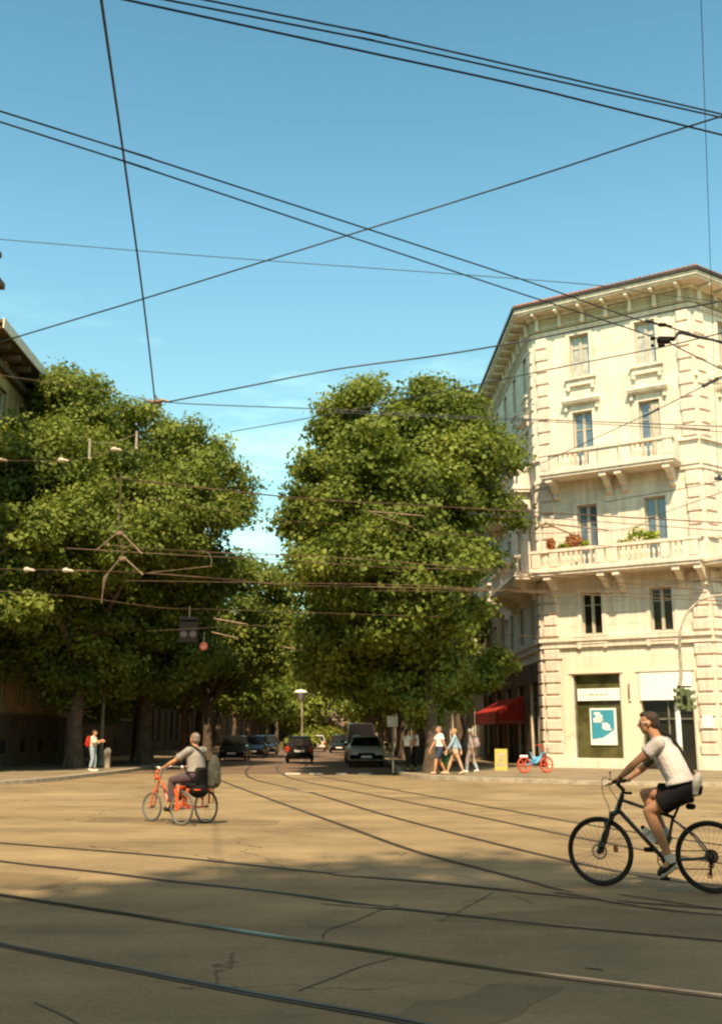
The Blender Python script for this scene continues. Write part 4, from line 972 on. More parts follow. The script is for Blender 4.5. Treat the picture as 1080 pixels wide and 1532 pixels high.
# pole with curved arm at right, traffic signal on it
b = G(1019, 1161, .13); top = D(1016, 955, b.y)
t = thing('lamp_post', 'tall grey post with curved arm beside the corner building', 'lamp post', (b.x, b.y, .13))
pts = [(0, 0, 0), (0, 0, 4.6)] ; 
path = [b, b + Vector((0, 0, 2.4)), D(1018, 1010, b.y), D(1016, 965, b.y), D(1018, 940, b.y), D(1027, 918, b.y), D(1042, 902, b.y), D(1062, 893, b.y), D(1095, 889, b.y), D(1140, 888, b.y)]
q = crm(path, 5); n = len(q); s = MB(); s.tube(q, [.085 - .045 * min(1, i / (n * .55)) for i in range(n)], 12)
s.lathe(b, [(.17, 0), (.17, .25), (.13, .3), (.11, 1.0), (.09, 1.05)], 12); part('post', s, M['palepole'], t, smooth=40, world=True)
s = MB(); e = path[-1]; s.cbox(e + Vector((.2, 0, -.02)), (.6, .26, .14), .05); part('lamp_head', s, M['castiron'], t, smooth=40, world=True)
s = MB(); s.tube([b + Vector((0, 0, .9)), b + Vector((0, 0, 2.5))], .10, 12); part('sticker_band', s, M['white'], t, smooth=40, world=True)
c = D(1022, 1047, b.y - .1); t = thing('traffic_light', 'dark green traffic light cluster with hooded lenses on the curved post', 'traffic light', tuple(c))
for sx, dz in ((-1, .04), (1, -.03)):
    s = MB(); s.cbox((sx * .10 + .05, 0, dz), (.20, .22, .84), .05); h = part('signal_head', s, M['green'], t, smooth=30)
    for z in (-.26, 0, .26):
        s = MB()
        for a in np.linspace(-.2, math.pi + .2, 9): pass
        ring_ = []
        x0, x1 = sx * .20 + .05, sx * (.41) + .05
        vs = []; fs = []
        A = np.linspace(-.35, math.pi + .35, 10)
        for i, a in enumerate(A):
            for X in (x0, x1 - sx * .05 * (1 - math.sin(max(0, min(math.pi, a))))):
                vs += [(X, math.cos(a) * .11, z + dz + math.sin(a) * .11)]
            if i: fs.append((2 * i - 2, 2 * i - 1, 2 * i + 1, 2 * i))
        s.add(vs, fs); s.cyl((x0 - .02 * sx, 0, z + dz), (x0 + .03 * sx, 0, z + dz), .10, 12); part('visor', s, M['green'], h)
s = MB(); s.cbox((.05, .02, .47), (.5, .14, .06), .02); s.cbox((.05, .02, -.46), (.42, .14, .06), .02); s.cbox((.0, -.12, .0), (.16, .1, .3), .03); part('mounting', s, M['black'], t, smooth=30)
# poles at left
b = G(151, 1145, .13)
t = thing('lamp_post', 'slim leaning lamp post with bent top by the person with the red backpack', 'lamp post', (b.x, b.y, .13))
path = [b, D(154, 1075, b.y), D(157, 1025, b.y), D(161, 987, b.y), D(166, 974, b.y), D(175, 963, b.y)]
q = crm(path, 5); s = MB(); s.tube(q, [.10 - .05 * i / len(q) for i in range(len(q))], 10); s.lathe(b, [(.16, 0), (.15, .5), (.10, .6)], 10); part('post', s, M['palepole'], t, smooth=40, world=True)
s = MB(); c = D(176, 962, b.y); s.cbox(c + Vector((.15, 0, .03)), (.4, .2, .12), .04); part('lamp_head', s, M['castiron'], t, smooth=40, world=True)
s = MB(); s.cbox(D(156, 1034, b.y), (.32, .22, .26), .05); part('junction_box', s, M['palepole'], t, world=True)
b2 = G(147, 1145, .13) + Vector((0, .8, 0)); s = MB(); s.tube([b2, D(151, 1030, b2.y), D(152, 992, b2.y)], .05, 8); s.cbox(D(152, 992, b2.y), (.14, .1, .2), .03)
solo('metal_pole', s, M['castiron'], 'second thinner pole standing right behind the leaning lamp post', 'pole', tuple(b2), smooth=40)
b = G(160, 1149, .13); s = MB(); s.lathe(b, [(.15, 0), (.15, .62), (.17, .66), (.15, .78), (.08, .88)], 14)
solo('stone_bollard', s, M['kerb'], 'short pale stone bollard at the left kerb beside the posts', 'bollard', tuple(b), smooth=40)
# sign on pole at right of the van, street lamps in the distance
b = G(588, 1156, .13); t = thing('street_sign', 'pale square sign on thin pole right of the parked silver car', 'sign', (b.x, b.y, .13))
s = MB(); s.tube([(0, 0, 0), (0, 0, 2.25)], .03, 8); part('pole', s, M['castiron'], t, smooth=40)
c = D(587, 1079, b.y); s = MB(); s.cbox((c.x - b.x, -.04, c.z - .13), (.42, .03, .42), .01); part('plate', s, M['palepole'], t, smooth=30)
for (x, y0, yb, Y, lab, kind) in ((450, 1041, 1112, 63.5, 'pale cone shaped street lamp on a pole beyond the black hatchback', 'cone'),):
    c = D(x, y0, Y); t = thing('street_lamp', lab, 'street lamp', (c.x, c.y, 0), group='street lamps down the side street'); z = c.z
    s = MB(); s.tube([(0.1, 0, 0), (.1, 0, z * .6), (.05, 0, z - .2), (0, 0, z - .1)], .05, 8); part('pole', s, M['palepole' if kind == 'cone' else 'castiron'], t, smooth=40)
    s = MB()
    if kind == 'cone': s.lathe((0, 0, z - .3), [(.10, 0), (.42, .5), (.3, .62), (.05, .68)], 12)
    else: s.ball((0, 0, z), .24, 14, 10)
    part('lamp_shade', s, M['white'], t, smooth=40)
c = D(495, 1013, 47.5); t = thing('hanging_lamp', 'white globe lamp hanging over the mouth of the side street', 'street lamp', tuple(c))
s = MB(); s.ball((0, 0, 0), .15, 16, 12); part('globe', s, M['white'], t, smooth=60)
s = MB(); s.lathe((0, 0, .12), [(.09, 0), (.10, .05), (.04, .10), (.012, .12), (.012, 1.9)], 10); part('suspension', s, M['castiron'], t, smooth=50)
# yellow A-board, wheelie bag comes with the people
b = G(750, 1152.5, .13); t = thing('pavement_board', 'yellow folding pavement board under the red awning', 'board', (b.x, b.y, .13), R(-12))
t.scale = (.82, .82, .82)
for sy, m, in ((-1, 'yellow'), (1, 'palepole')):
    s = MB(); z = 1.05
    s.slab([(sy * .27, 0), (sy * .24, 0), (sy * .01, z), (sy * .04, z)] if sy > 0 else [(-.27, 0), (-.04, z), (-.01, z), (-.24, 0)], -.31, .31, 'yz'); part('panel', s, M[m], t)
s = MB()
for z0, z1, a in ((.68, .84, .2), (.46, .6, .14), (.2, .36, .22)):
    y0 = -.27 + .23 * z0 / 1.05 - .006; y1 = -.27 + .23 * z1 / 1.05 - .006; s.add([(-a, y0, z0), (a, y0, z0), (a, y1, z1), (-a, y1, z1)], [(0, 1, 2, 3)])
part('print', s, M['kerb'], t)
# ================================================================== cars
M['carblack'] = mat('car_paint_black', (.014, .013, .013), .4, .1, coat=.25, var=.1); M['cargrey'] = mat('car_paint_grey', (.58, .55, .45), .4, .35, coat=.3, var=.08)
M['carwhite'] = mat('car_paint_white', (.62, .57, .46), .35, coat=.4, var=.06); M['carred'] = mat('car_paint_red', (.50, .04, .02), .35, coat=.4, var=.1)
M['carsilver'] = mat('car_paint_silver', (.44, .42, .36), .3, .5, coat=.4, var=.06); M['tail'] = mat('tail_lamp_red', (.55, .03, .015), .2, coat=.5); M['headl'] = mat('head_lamp', (.6, .6, .55), .1, spec=1)
M['carglass'] = mat('car_glass', (.012, .013, .010), .15, spec=.25); M['amber'] = mat('amber_lens', (.5, .2, .03), .3); M['plate'] = mat('number_plate', (.78, .76, .68), .5, var=.04)
def wheel(t, x, y, r, w=.2, rimm='steel'):
    s = MB(); s.ring((x, y, r), (0, 1, 0), r - .075, .085, 24, 8, w / .17 * .5)
    ty = part('wheel', s, M['rubber'], t, smooth=60)
    s = MB(); sg = 1 if y > 0 else -1; s.cyl((x, y + sg * .02, r), (x, y + sg * (w / 2 - .03), r), r - .12, 20)
    for k in range(5):
        a = k * 1.2566; s.tube([(x, y + sg * (w / 2 - .02), r), (x + math.cos(a) * (r - .13), y + sg * (w / 2 - .02), r + math.sin(a) * (r - .13))], .03, 5)
    part('rim', s, M[rimm], ty, smooth=30)
def car(name, lab, loc, heading, Ln, Wd, prof, roofz, cabin, paint, wr=.31, cat='car', group=None, plate=('rear',), tail='tail'):
    """prof: (x, half width factor, z bottom, z shoulder) rear to front; cabin: (x base rear, x roof rear, x roof front, x base front)"""
    t = thing(name, lab, cat, loc, heading, group); hw = Wd / 2
    rings = []
    for x, f, zb, zs in prof:
        h = hw * f; zm = zb + (zs - zb) * .55
        rings.append([(x, -h * .90, zb), (x, -h * .98, zb + .1), (x, -h, zm), (x, -h * .97, zs - .08), (x, -h * .86, zs), (x, h * .86, zs), (x, h * .97, zs - .08), (x, h, zm), (x, h * .98, zb + .1), (x, h * .90, zb)])
    s = MB(); s.loft(rings); part('body', s, M[paint], t, smooth=38)
    def zsh(x):
        for a, b in zip(prof, prof[1:]):
            if a[0] <= x <= b[0]: return a[3] + (b[3] - a[3]) * (x - a[0]) / max(1e-6, b[0] - a[0])
        return prof[0][3]
    a, b, c, d = cabin; wb, wt = hw * .86, hw * .70
    za, zd = zsh(a) - .01, zsh(d) - .01; zr = roofz
    def pt(x, y, z): return (x, y, z)
    # roof and pillars in body colour
    s = MB()
    s.loft([[(b - .04, -wt, zr - .07), (b + .04, -wt * .9, zr - .015), (b + .04, wt * .9, zr - .015), (b - .04, wt, zr - .07)],
            [((b + c) / 2, -wt, zr - .05), ((b + c) / 2, -wt * .88, zr + .02), ((b + c) / 2, wt * .88, zr + .02), ((b + c) / 2, wt, zr - .05)],
            [(c + .04, -wt, zr - .08), (c - .06, -wt * .9, zr - .02), (c - .06, wt * .9, zr - .02), (c + .04, wt, zr - .08)]])
    rf = part('roof', s, M[paint], t, smooth=50)
    for y in (-1, 1):
        s = MB()
        for (x0, z0, x1, z1) in ((a, za, b, zr - .06), (d, zd, c, zr - .06), ((a + d) / 2 - .15, zsh((a + d) / 2) - .02, (b + c) / 2 - .1, zr - .05)):
            s.tube([(x0, y * wb, z0), (x1, y * wt, z1)], .035, 6)
        part('pillar', s, M[paint], rf, smooth=40)
        s = MB(); s.add([(a + .03, y * wb, za), (d - .03, y * wb, zd), (c, y * wt, zr - .07), (b, y * wt, zr - .07)], [(0, 1, 2, 3)]); part('side_window', s, M['carglass'], t)
    s = MB(); s.add([(a, -wb, za), (a, wb, za), (b, wt, zr - .06), (b, -wt, zr - .06)], [(0, 1, 2, 3)]); part('rear_window', s, M['carglass'], t)
    s = MB(); s.add([(d, -wb, zd), (d, wb, zd), (c, wt, zr - .07), (c, -wt, zr - .07)], [(0, 1, 2, 3)]); part('windshield', s, M['carglass'], t)
    x0, xn = prof[0], prof[-1]
    zb0 = x0[2]
    s = MB(); s.cbox((x0[0] - .02, 0, zb0 + .16), (.16, Wd * .92, .22), .06); part('bumper', s, M['black' if paint != 'carwhite' else paint], t, smooth=40)
    s = MB(); s.cbox((xn[0] + .02, 0, xn[2] + .14), (.16, Wd * .9, .22), .06); bf = part('bumper', s, M['black'], t, smooth=40)
    s = MB(); s.cbox((xn[0] + .02, 0, (xn[2] + xn[3]) / 2 + .10), (.06, Wd * .45, .14), .02); part('grille', s, M['black'], t)
    for y in (-1, 1):
        s = MB(); s.cbox((x0[0] + .02, y * hw * .82, x0[3] - .20), (.14, .20, .34), .04); part('taillight', s, M[tail], t, smooth=40)
        s = MB(); s.cbox((x0[0] + .0, y * hw * .82, x0[3] - .46), (.13, .18, .14), .03); part('reversing_light', s, M['headl'], t, smooth=40)
        s = MB(); s.cbox((xn[0] - .05, y * hw * .72, xn[3] - .13), (.2, .34, .13), .04); part('headlight', s, M['headl'], t, smooth=40)
        s = MB(); s.cbox((d - .35, y * (hw + .10), zsh(d) + .08), (.12, .2, .14), .04); part('mirror', s, M['black'], t, smooth=40)
    s = MB(); s.box(x0[0] - .115, x0[0] - .1, -.26, .26, (x0[2] + x0[3]) / 2 - .02, (x0[2] + x0[3]) / 2 + .09); s.box(x0[0] - .1, x0[0] - .03, -.2, .2, (x0[2] + x0[3]) / 2, (x0[2] + x0[3]) / 2 + .07); part('number_plate', s, M['plate'], t)
    s = MB(); s.box(xn[0] + .1, xn[0] + .115, -.26, .26, xn[2] + .1, xn[2] + .21); part('number_plate', s, M['plate'], t)
    for x in (x0[0] + Ln * .19, xn[0] - Ln * .19):
        for y in (-1, 1): wheel(t, x, y * (hw - .10), wr)
    return t
def G0(x, y): return G(x, y, 0)
UP = R(90)
small = [(-1.75, .93, .32, .95), (-1.6, .98, .24, 1.0), (-.6, 1, .2, .98), (.7, 1, .2, .95), (1.3, .97, .22, .80), (1.7, .88, .3, .62)]
g = D(446, 1098, 58.5); car('parked_car', 'small black hatchback seen from behind driving up the street', (g.x, 58.5 + 1.8, .01), UP + R(2), 3.45, 1.55, small, 1.47, (-1.68, -1.35, .35, 1.0), 'carblack', group='cars in the side street').name = 'hatchback_car'
g = D(473, 1098, 98); wag = [(-2.2, .93, .32, .92), (-2.0, .98, .24, .97), (-.6, 1, .2, .95), (.9, 1, .2, .92), (1.6, .97, .22, .82), (2.2, .85, .3, .62)]
car('estate_car', 'silver white car seen from behind just right of the black hatchback', (g.x, 98, .01), UP + R(3), 4.3, 1.78, wag, 1.47, (-2.05, -1.5, .4, 1.25), 'carwhite', group='cars in the side street')
suv = [(-2.15, .93, .36, 1.02), (-2.0, .98, .27, 1.07), (-.6, 1, .24, 1.04), (.8, 1, .24, 1.02), (1.55, .97, .25, .96), (2.05, .93, .28, .84), (2.2, .84, .34, .68)]
g = D(547, 1098, 52); car('suv_car', 'pale grey car facing the crossing, parked at the right kerb', (g.x, 52 + 2.3, .01), -UP + R(1), 4.4, 1.82, suv, 1.5, (-1.95, -1.6, .3, 1.1), 'cargrey', wr=.34, group='cars in the side street')
van = [(-2.4, .95, .4, 1.15), (-2.2, 1, .3, 1.2), (.0, 1, .28, 1.2), (1.2, 1, .28, 1.15), (1.9, .95, .3, 1.02), (2.3, .84, .38, .8)]
g = D(540, 1098, 60); car('delivery_van', 'taller pale van with rounded roof standing right behind the pale grey car', (g.x, 60.5, .01), -UP + R(1), 4.8, 1.9, van, 2.2, (-2.35, -2.2, .7, 1.5), 'carwhite', wr=.34, cat='van', group='cars in the side street')
g = D(487, 1098, 122); car('red_car', 'bright red car far down the street', (g.x, 122, .01), UP + R(6), 4.2, 1.75, wag, 1.5, (-2.05, -1.5, .4, 1.25), 'carred', group='cars in the side street')
g = D(508, 1098, 92); car('dark_car', 'dark car parked beyond the pale van with a glinting lamp', (g.x, 92, .01), -UP, 4.2, 1.75, wag, 1.5, (-2.05, -1.5, .4, 1.25), 'carblack', group='cars in the side street')
for k, (x, Y, m, lab) in enumerate(((352, 66, 'carblack', 'nearest of the dark cars parked in the shade at the left kerb'), (382, 73.5, 'carblack', 'second dark car parked in the shade at the left kerb, beside the amber one'), (400, 84, 'carblack', 'last dark car in the row at the left kerb'))):
    g = D(x, 1098, Y); car('parked_car', lab, (g.x, Y, .01), -UP + R(2), 4.2, 1.72, wag, 1.48, (-2.05, -1.5, .4, 1.25), m, group='cars parked at the left kerb')

# ================================================================== figures
def remesh(mb, name, vox, matx, parent, smooth_it=3, label=None, cuts=()):
    """melt overlapping solids into one continuous surface"""
    me = mb.mesh(name); o = bpy.data.objects.new('tmp', me); COL.objects.link(o)
    m = o.modifiers.new('r', 'REMESH'); m.mode = 'VOXEL'; m.voxel_size = vox; m.adaptivity = 0
    if smooth_it: s = o.modifiers.new('s', 'SMOOTH'); s.factor = .5; s.iterations = smooth_it
    dg = bpy.context.evaluated_depsgraph_get(); dg.update()
    me2 = bpy.data.meshes.new_from_object(o.evaluated_get(dg)); me2.name = name
    bpy.data.objects.remove(o); bpy.data.meshes.remove(me)
    me2.materials.clear(); me2.shade_smooth()
    q = link(name, me2, matx, parent)
    if label: q['label'] = label
    return q
V = Vector
def seg(s, a, b, ra, rb, n=12, bulge=0, k=5, cap=True, ell=None):
    a, b = V(a), V(b); pts = []; rs = []
    for i in range(k + 1):
        t = i / k; pts.append(a.lerp(b, t)); rs.append(ra + (rb - ra) * t + bulge * math.sin(math.pi * min(1, t * 1.35) if t < .74 else 0))
    s.tube(pts, rs, n, ell=ell)
    if cap: s.ball(a, ra, n, 8); s.ball(b, rb, n, 8)
def hand(s, wr, d, palm, thumb, curl=.5, k=1.0):
    """palm and five fingers: d pointing direction, palm = palm normal, thumb = side of the thumb"""
    wr = V(wr); d = V(d).normalized(); pn = V(palm); pn = (pn - d * pn.dot(d)).normalized(); th = d.cross(pn); th = th if th.dot(V(thumb)) > 0 else -th
    rot = Matrix((d, th, pn)).transposed()
    s.ball(wr + d * .045 * k, (.054 * k, .040 * k, .017 * k), 12, 8, rot); s.ball(wr + d * .02 * k, (.035 * k, .028 * k, .02 * k), 10, 6, rot)
    for i, (o, ln) in enumerate(((.030, .070), (.010, .080), (-.011, .074), (-.030, .058))):
        p = wr + d * .082 * k + th * o * k; dirv = d.copy(); pts = [p - d * .02 * k]; 
        for j, f in enumerate((.45, .32, .23)):
            c = curl * (0.5 + .35 * j) * 1.25
            ax = d.cross(pn); dirv = (Matrix.Rotation(-c if ax.dot(d.cross(pn)) > 0 else c, 3, ax) @ dirv)
            if dirv.dot(pn) < 0 and curl > 0.05 and j == 0: dirv = (Matrix.Rotation(2 * c, 3, ax) @ dirv)
            p = p + dirv * ln * f * k; pts.append(p.copy())
        s.tube(pts, [.0095 * k, .0095 * k, .0085 * k, .0075 * k], 8); s.ball(pts[-1], .0078 * k, 8, 6)
    p = wr + d * .02 * k + th * .026 * k; q = p + (d * .7 + th * .7 + pn * .25) * .036 * k; r_ = q + (d * .95 + th * .1 + pn * .5 * (1 + curl)).normalized() * .036 * k
    s.tube([p, q, r_], [.014 * k, .011 * k, .009 * k], 8); s.ball(r_, .009 * k, 8, 6)
def head(s, c, f, up, k=1.0):
    """skull, jaw, nose, brow, lips, ears about head centre c; f facing, up crown direction"""
    c = V(c); f = V(f).normalized(); up = V(up); up = (up - f * up.dot(f)).normalized(); lf = up.cross(f)
    rot = Matrix((f, lf, up)).transposed()
    def P(x, y, z): return c + f * x * k + lf * y * k + up * z * k
    s.ball(P(-.012, 0, .03), (.098 * k, .076 * k, .088 * k), 16, 12, rot)
    s.ball(P(.02, 0, -.03), (.066 * k, .060 * k, .082 * k), 14, 10, rot); s.ball(P(.045, 0, -.078), (.032 * k, .036 * k, .030 * k), 10, 8, rot)
    s.tube([P(.083, 0, .022), P(.098, 0, -.002), P(.112, 0, -.022)], [.010 * k, .012 * k, .016 * k], 8); s.ball(P(.100, 0, -.026), (.018 * k, .019 * k, .011 * k), 8, 6, rot)
    s.tube([P(.073, -.045, .028), P(.086, 0, .033), P(.073, .045, .028)], .011 * k, 6)
    s.ball(P(.078, 0, -.052), (.013 * k, .024 * k, .006 * k), 8, 6, rot); s.ball(P(.076, 0, -.063), (.013 * k, .02 * k, .006 * k), 8, 6, rot)
    for y in (-1, 1): s.ball(P(-.008, y * .077, -.004), (.018 * k, .009 * k, .03 * k), 8, 6, rot); s.ball(P(.055, y * .036, -.022), (.02 * k, .022 * k, .022 * k), 8, 6, rot)
    return P, rot, lf, up
def foot(s, an, toe, k=1.0, r=.036, h=.03):
    an, toe = V(an), V(toe); d = (toe - an)
    s.tube([an + V((0, 0, 0)), an.lerp(toe, .3) - V((0, 0, .02)), an.lerp(toe, .75), toe], [.042 * k, .043 * k, .040 * k, .026 * k], 10); s.ball(toe, .028 * k, 8, 6)
def figure(t, J, skin, vox=.012, k=1.0, fem=False, curl=.5, hands=None, feet=True, arms=True):
    """J: joint dictionary in the local frame of t. Returns head placer"""
    s = MB(); fw = V(J.get('face', (1, 0, 0))); 
    pel, wa, ch, nb = V(J['pelvis']), V(J['waist']), V(J['chest']), V(J['neck'])
    side = (V(J['shL']) - V(J['shR'])).normalized(); hs = (V(J['hiL']) - V(J['hiR'])).normalized()
    wsh = (V(J['shL']) - V(J['shR'])).length / 2
    s.tube([pel - (wa - pel) * .5, pel, wa, wa.lerp(ch, .5), ch, ch.lerp(nb, .62), nb], [.085 * k, .118 * k, .100 * k, .108 * k, .118 * k, .088 * k, .055 * k], 18, ell=(1.42 if not fem else 1.36, tuple(side)))
    s.ball(nb.lerp(ch, .35) , (.07 * k, .07 * k, .06 * k), 12, 8)
    if fem:
        fd = side.cross(ch - wa).normalized(); fd = fd if fd.dot(fw) > 0 else -fd
        for y in (-1, 1): s.ball(wa.lerp(ch, .85) + side * y * .07 * k + fd * .085 * k, .055 * k, 10, 8)
    hc = V(J['head']); s.tube([nb - (hc - nb) * .15, nb.lerp(hc, .4), hc - V((0, 0, .02))], [.062 * k, .055 * k, .056 * k], 12)
    P, rot, lf, up = head(s, hc, fw, J.get('up', hc - nb + V((0, 0, .3))), k)
    for S in 'LR':
        sh, el, wr = V(J['sh' + S]), V(J['el' + S]), V(J['wr' + S])
        s.tube([nb.lerp(ch, .3), sh], [.06 * k, .056 * k], 10)
        if arms:
            seg(s, sh, el, .052 * k, .038 * k, bulge=.006 * k); seg(s, el, wr, .040 * k, .026 * k, bulge=.006 * k)
            hd = J.get('hd' + S, (V(wr) - V(el)).normalized()); hand(s, wr, hd, J.get('pn' + S, -side if S == 'L' else side), J.get('th' + S, fw), curl, k)
        hi, kn, an, toe = V(J['hi' + S]), V(J['kn' + S]), V(J['an' + S]), V(J['toe' + S])
        seg(s, hi, kn, .088 * k, .056 * k, bulge=.008 * k); seg(s, kn, an, .056 * k, .036 * k, bulge=.012 * k)
        if feet: foot(s, an, toe, k)
    body = remesh(s, 'body', vox, M[skin], t)
    # eyes
    for y in (-1, 1):
        e = MB(); e.ball(P(.066, y * .031, .008), .0125 * k, 8, 6); part('eye', e, M['dark'], t, smooth=60)
    return P, rot
def hair(t, P, rot, matn, k=1.0, long=0, bald=0):
    s = MB(); s.ball(P(-.026, 0, .045 + .0), (.094 * k, .083 * k, .082 * k), 14, 10, rot); s.ball(P(-.05, 0, .0), (.068 * k, .077 * k, .08 * k), 12, 8, rot)
    if not bald: s.ball(P(.028, 0, .088), (.058 * k, .066 * k, .036 * k), 12, 8, rot)
    if long: s.tube([P(-.06, 0, .03), P(-.085, 0, -.06), P(-.09, 0, -.06 - long)], [.07 * k, .062 * k, .03 * k], 10, ell=(1.3, tuple(rot.col[1])))
    return remesh(s, 'hair', .009, M[matn], t, 1)
def top_(t, J, matn, sl=.55, k=1.0, vox=.011, hem=.35, infl=1.0, fem=False, name='shirt', loose=0.0):
    s = MB(); pel, wa, ch, nb = V(J['pelvis']), V(J['waist']), V(J['chest']), V(J['neck']); side = (V(J['shL']) - V(J['shR'])).normalized(); e = .016 * infl
    lo = wa.lerp(pel, hem)
    s.tube([lo, lo.lerp(wa, .5), wa, wa.lerp(ch, .5), ch, ch.lerp(nb, .55), ch.lerp(nb, .93)], [(.118 + loose) * k + e, (.112 + loose) * k + e, (.104 + loose) * k + e, (.110 + loose * .6) * k + e, .119 * k + e, .090 * k + e, .055 * k + e * .8], 18, ell=(1.42, tuple(side)))
    if fem:
        fw = V(J.get('face', (1, 0, 0))); fd = side.cross(ch - wa).normalized(); fd = fd if fd.dot(fw) > 0 else -fd
        for y in (-1, 1): s.ball(wa.lerp(ch, .85) + side * y * .07 * k + fd * .085 * k, .062 * k, 10, 8)
    for S in 'LR':
        sh, el, wr = V(J['sh' + S]), V(J['el' + S]), V(J['wr' + S])
        s.tube([nb.lerp(ch, .3), sh], [.055 * k + e, .058 * k + e], 10); s.ball(sh, .058 * k + e, 12, 8)
        if sl <= 1: s.tube([sh, sh.lerp(el, sl * .5), sh.lerp(el, sl)], [.056 * k + e, .054 * k + e, .056 * k + e + .006], 12)
        else:
            s.tube([sh, el], [.054 * k + e, .042 * k + e], 12); s.ball(el, .042 * k + e, 10, 8); s.tube([el, el.lerp(wr, sl - 1)], [.042 * k + e, .032 * k + e], 12)
    return remesh(s, name, vox, M[matn], t, 2)
def bottoms(t, J, matn, ln=.5, k=1.0, vox=.011, name='trousers', infl=1.0, flare=.02):
    s = MB(); e = .016 * infl; pel, wa = V(J['pelvis']), V(J['waist']); hs = (V(J['hiL']) - V(J['hiR'])).normalized()
    s.tube([pel - (wa - pel) * .45, pel, pel.lerp(wa, .6)], [.10 * k + e, .122 * k + e, .108 * k + e], 16, ell=(1.38, tuple(hs)))
    for S in 'LR':
        hi, kn, an = V(J['hi' + S]), V(J['kn' + S]), V(J['an' + S])
        s.ball(hi, .092 * k + e, 12, 8)
        if ln <= 1: s.tube([hi, hi.lerp(kn, ln * .5), hi.lerp(kn, ln)], [.090 * k + e, .086 * k + e, (.088 - .03 * ln) * k + e + flare], 14)
        else:
            s.tube([hi, kn], [.088 * k + e, .058 * k + e], 14); s.ball(kn, .058 * k + e, 12, 8); s.tube([kn, kn.lerp(an, .5), kn.lerp(an, ln - 1)], [.058 * k + e, .056 * k + e, .048 * k + e], 12)
    return remesh(s, name, vox, M[matn], t, 2)
def shoe(t, an, toe, matn, k=1.0, sole='white', low=.0):
    an, toe = V(an), V(toe); d = toe - an; dh = V((d.x, d.y, d.z)); heel = an - V((0, 0, .05 * k)) - dh.normalized() * .03
    s = MB(); s.tube([heel, an.lerp(toe, .35) - V((0, 0, .03)), an.lerp(toe, .8), toe], [.038 * k, .046 * k, .046 * k, .030 * k], 12); s.ball(heel, .040 * k, 10, 8); s.ball(toe, .036 * k, 10, 8); s.tube([an - V((0, 0, .05)), an + V((0, 0, .015))], [.045 * k, .044 * k], 10)
    q = remesh(s, 'shoe', .009, M[matn], t, 2)
    u = V((-d.z, 0, d.x)).normalized() if abs(d.y) < abs(d.x) else V((0, 0, 1)); u = u if u.z > 0 else -u
    s = MB(); dn = -u * .036 * k; s.tube([heel + dn * .8 - d.normalized() * .01, an.lerp(toe, .4) + dn * 1.1 - V((0, 0, .02)), toe + dn * .8 + d.normalized() * .01], [.028 * k, .032 * k, .026 * k], 10, ell=None)
    part('sole', s, M[sole], q, smooth=60)
def stand(h=1.72, stride=.3, k=1.0, arms='swing', face=(1, 0, 0), sw=1):
    H = h / 1.72
    J = dict(pelvis=(0, 0, .93), waist=(.0, 0, 1.07), chest=(.01, 0, 1.28), neck=(0, 0, 1.45), head=(.03, 0, 1.60), face=face, up=(0, 0, 1),
             shL=(0, .17, 1.40), shR=(0, -.17, 1.40), hiL=(0, .09, .90), hiR=(0, -.09, .90))
    a = stride * sw
    J['knL'] = (a * .62 + .03, .095, .49); J['anL'] = (a * .95, .09, .085 if a >= 0 else .12); J['toeL'] = (a * .95 + .14, .10, .045 if a >= 0 else .035)
    J['knR'] = (-a * .35 + .06, -.095, .49); J['anR'] = (-a * .95, -.09, .12 if a >= 0 else .085); J['toeR'] = (-a * .95 + .13, -.10, .04)
    for S, y, b in (('L', 1, -a), ('R', -1, a)):
        J['el' + S] = (b * .45, y * .23, 1.13); J['wr' + S] = (b * .9 + .04, y * .22, .88); J['hd' + S] = (.15 + b * .3, 0, -1); J['pn' + S] = (0, -y, 0); J['th' + S] = (1, 0, 0)
    for q in list(J):
        if q not in ('face', 'up') and q[:2] not in ('hd', 'pn', 'th'): J[q] = tuple(c * H for c in J[q])
    return J
M['tee'] = cloth('heather_tee', (.68, .60, .55), .10); M['shorts'] = cloth('black_shorts', (.013, .012, .012)); M['whitecloth'] = cloth('white_cotton', (.80, .77, .70), .05); M['bluecloth'] = cloth('light_blue_shirt', (.30, .42, .50)); M['navy'] = cloth('navy_cloth', (.04, .055, .09)); M['jeans'] = cloth('washed_jeans', (.34, .42, .45)); M['mauve'] = cloth('mauve_jacket', (.40, .30, .26)); M['grey'] = cloth('grey_marl', (.30, .275, .24)); M['plum'] = cloth('plum_trousers', (.10, .065, .075)); M['cream'] = cloth('cream_top', (.68, .60, .46)); M['redcloth'] = cloth('red_backpack', (.50, .03, .02)); M['bag'] = cloth('grey_green_bag', (.07, .07, .05)); M['blackcloth'] = cloth('black_cloth', (.018, .016, .014)); M['greenbag'] = cloth('dark_green_bag', (.03, .10, .03)); M['tan'] = cloth('tan_shorts', (.62, .44, .30))
M['slingbag'] = cloth('pale_sling_bag', (.52, .49, .43))
M['hairdark'] = mat('dark_hair', (.045, .022, .012), .7, var=.3, scale=30, bump=.6, bscale=60); M['hairgrey'] = mat('grey_hair', (.26, .19, .14), .7, var=.25, scale=30, bump=.6, bscale=60); M['hairblond'] = mat('blond_hair', (.50, .28, .12), .7, var=.2, scale=30); M['hairwhite'] = mat('white_hair', (.62, .55, .46), .7, var=.2, scale=30)

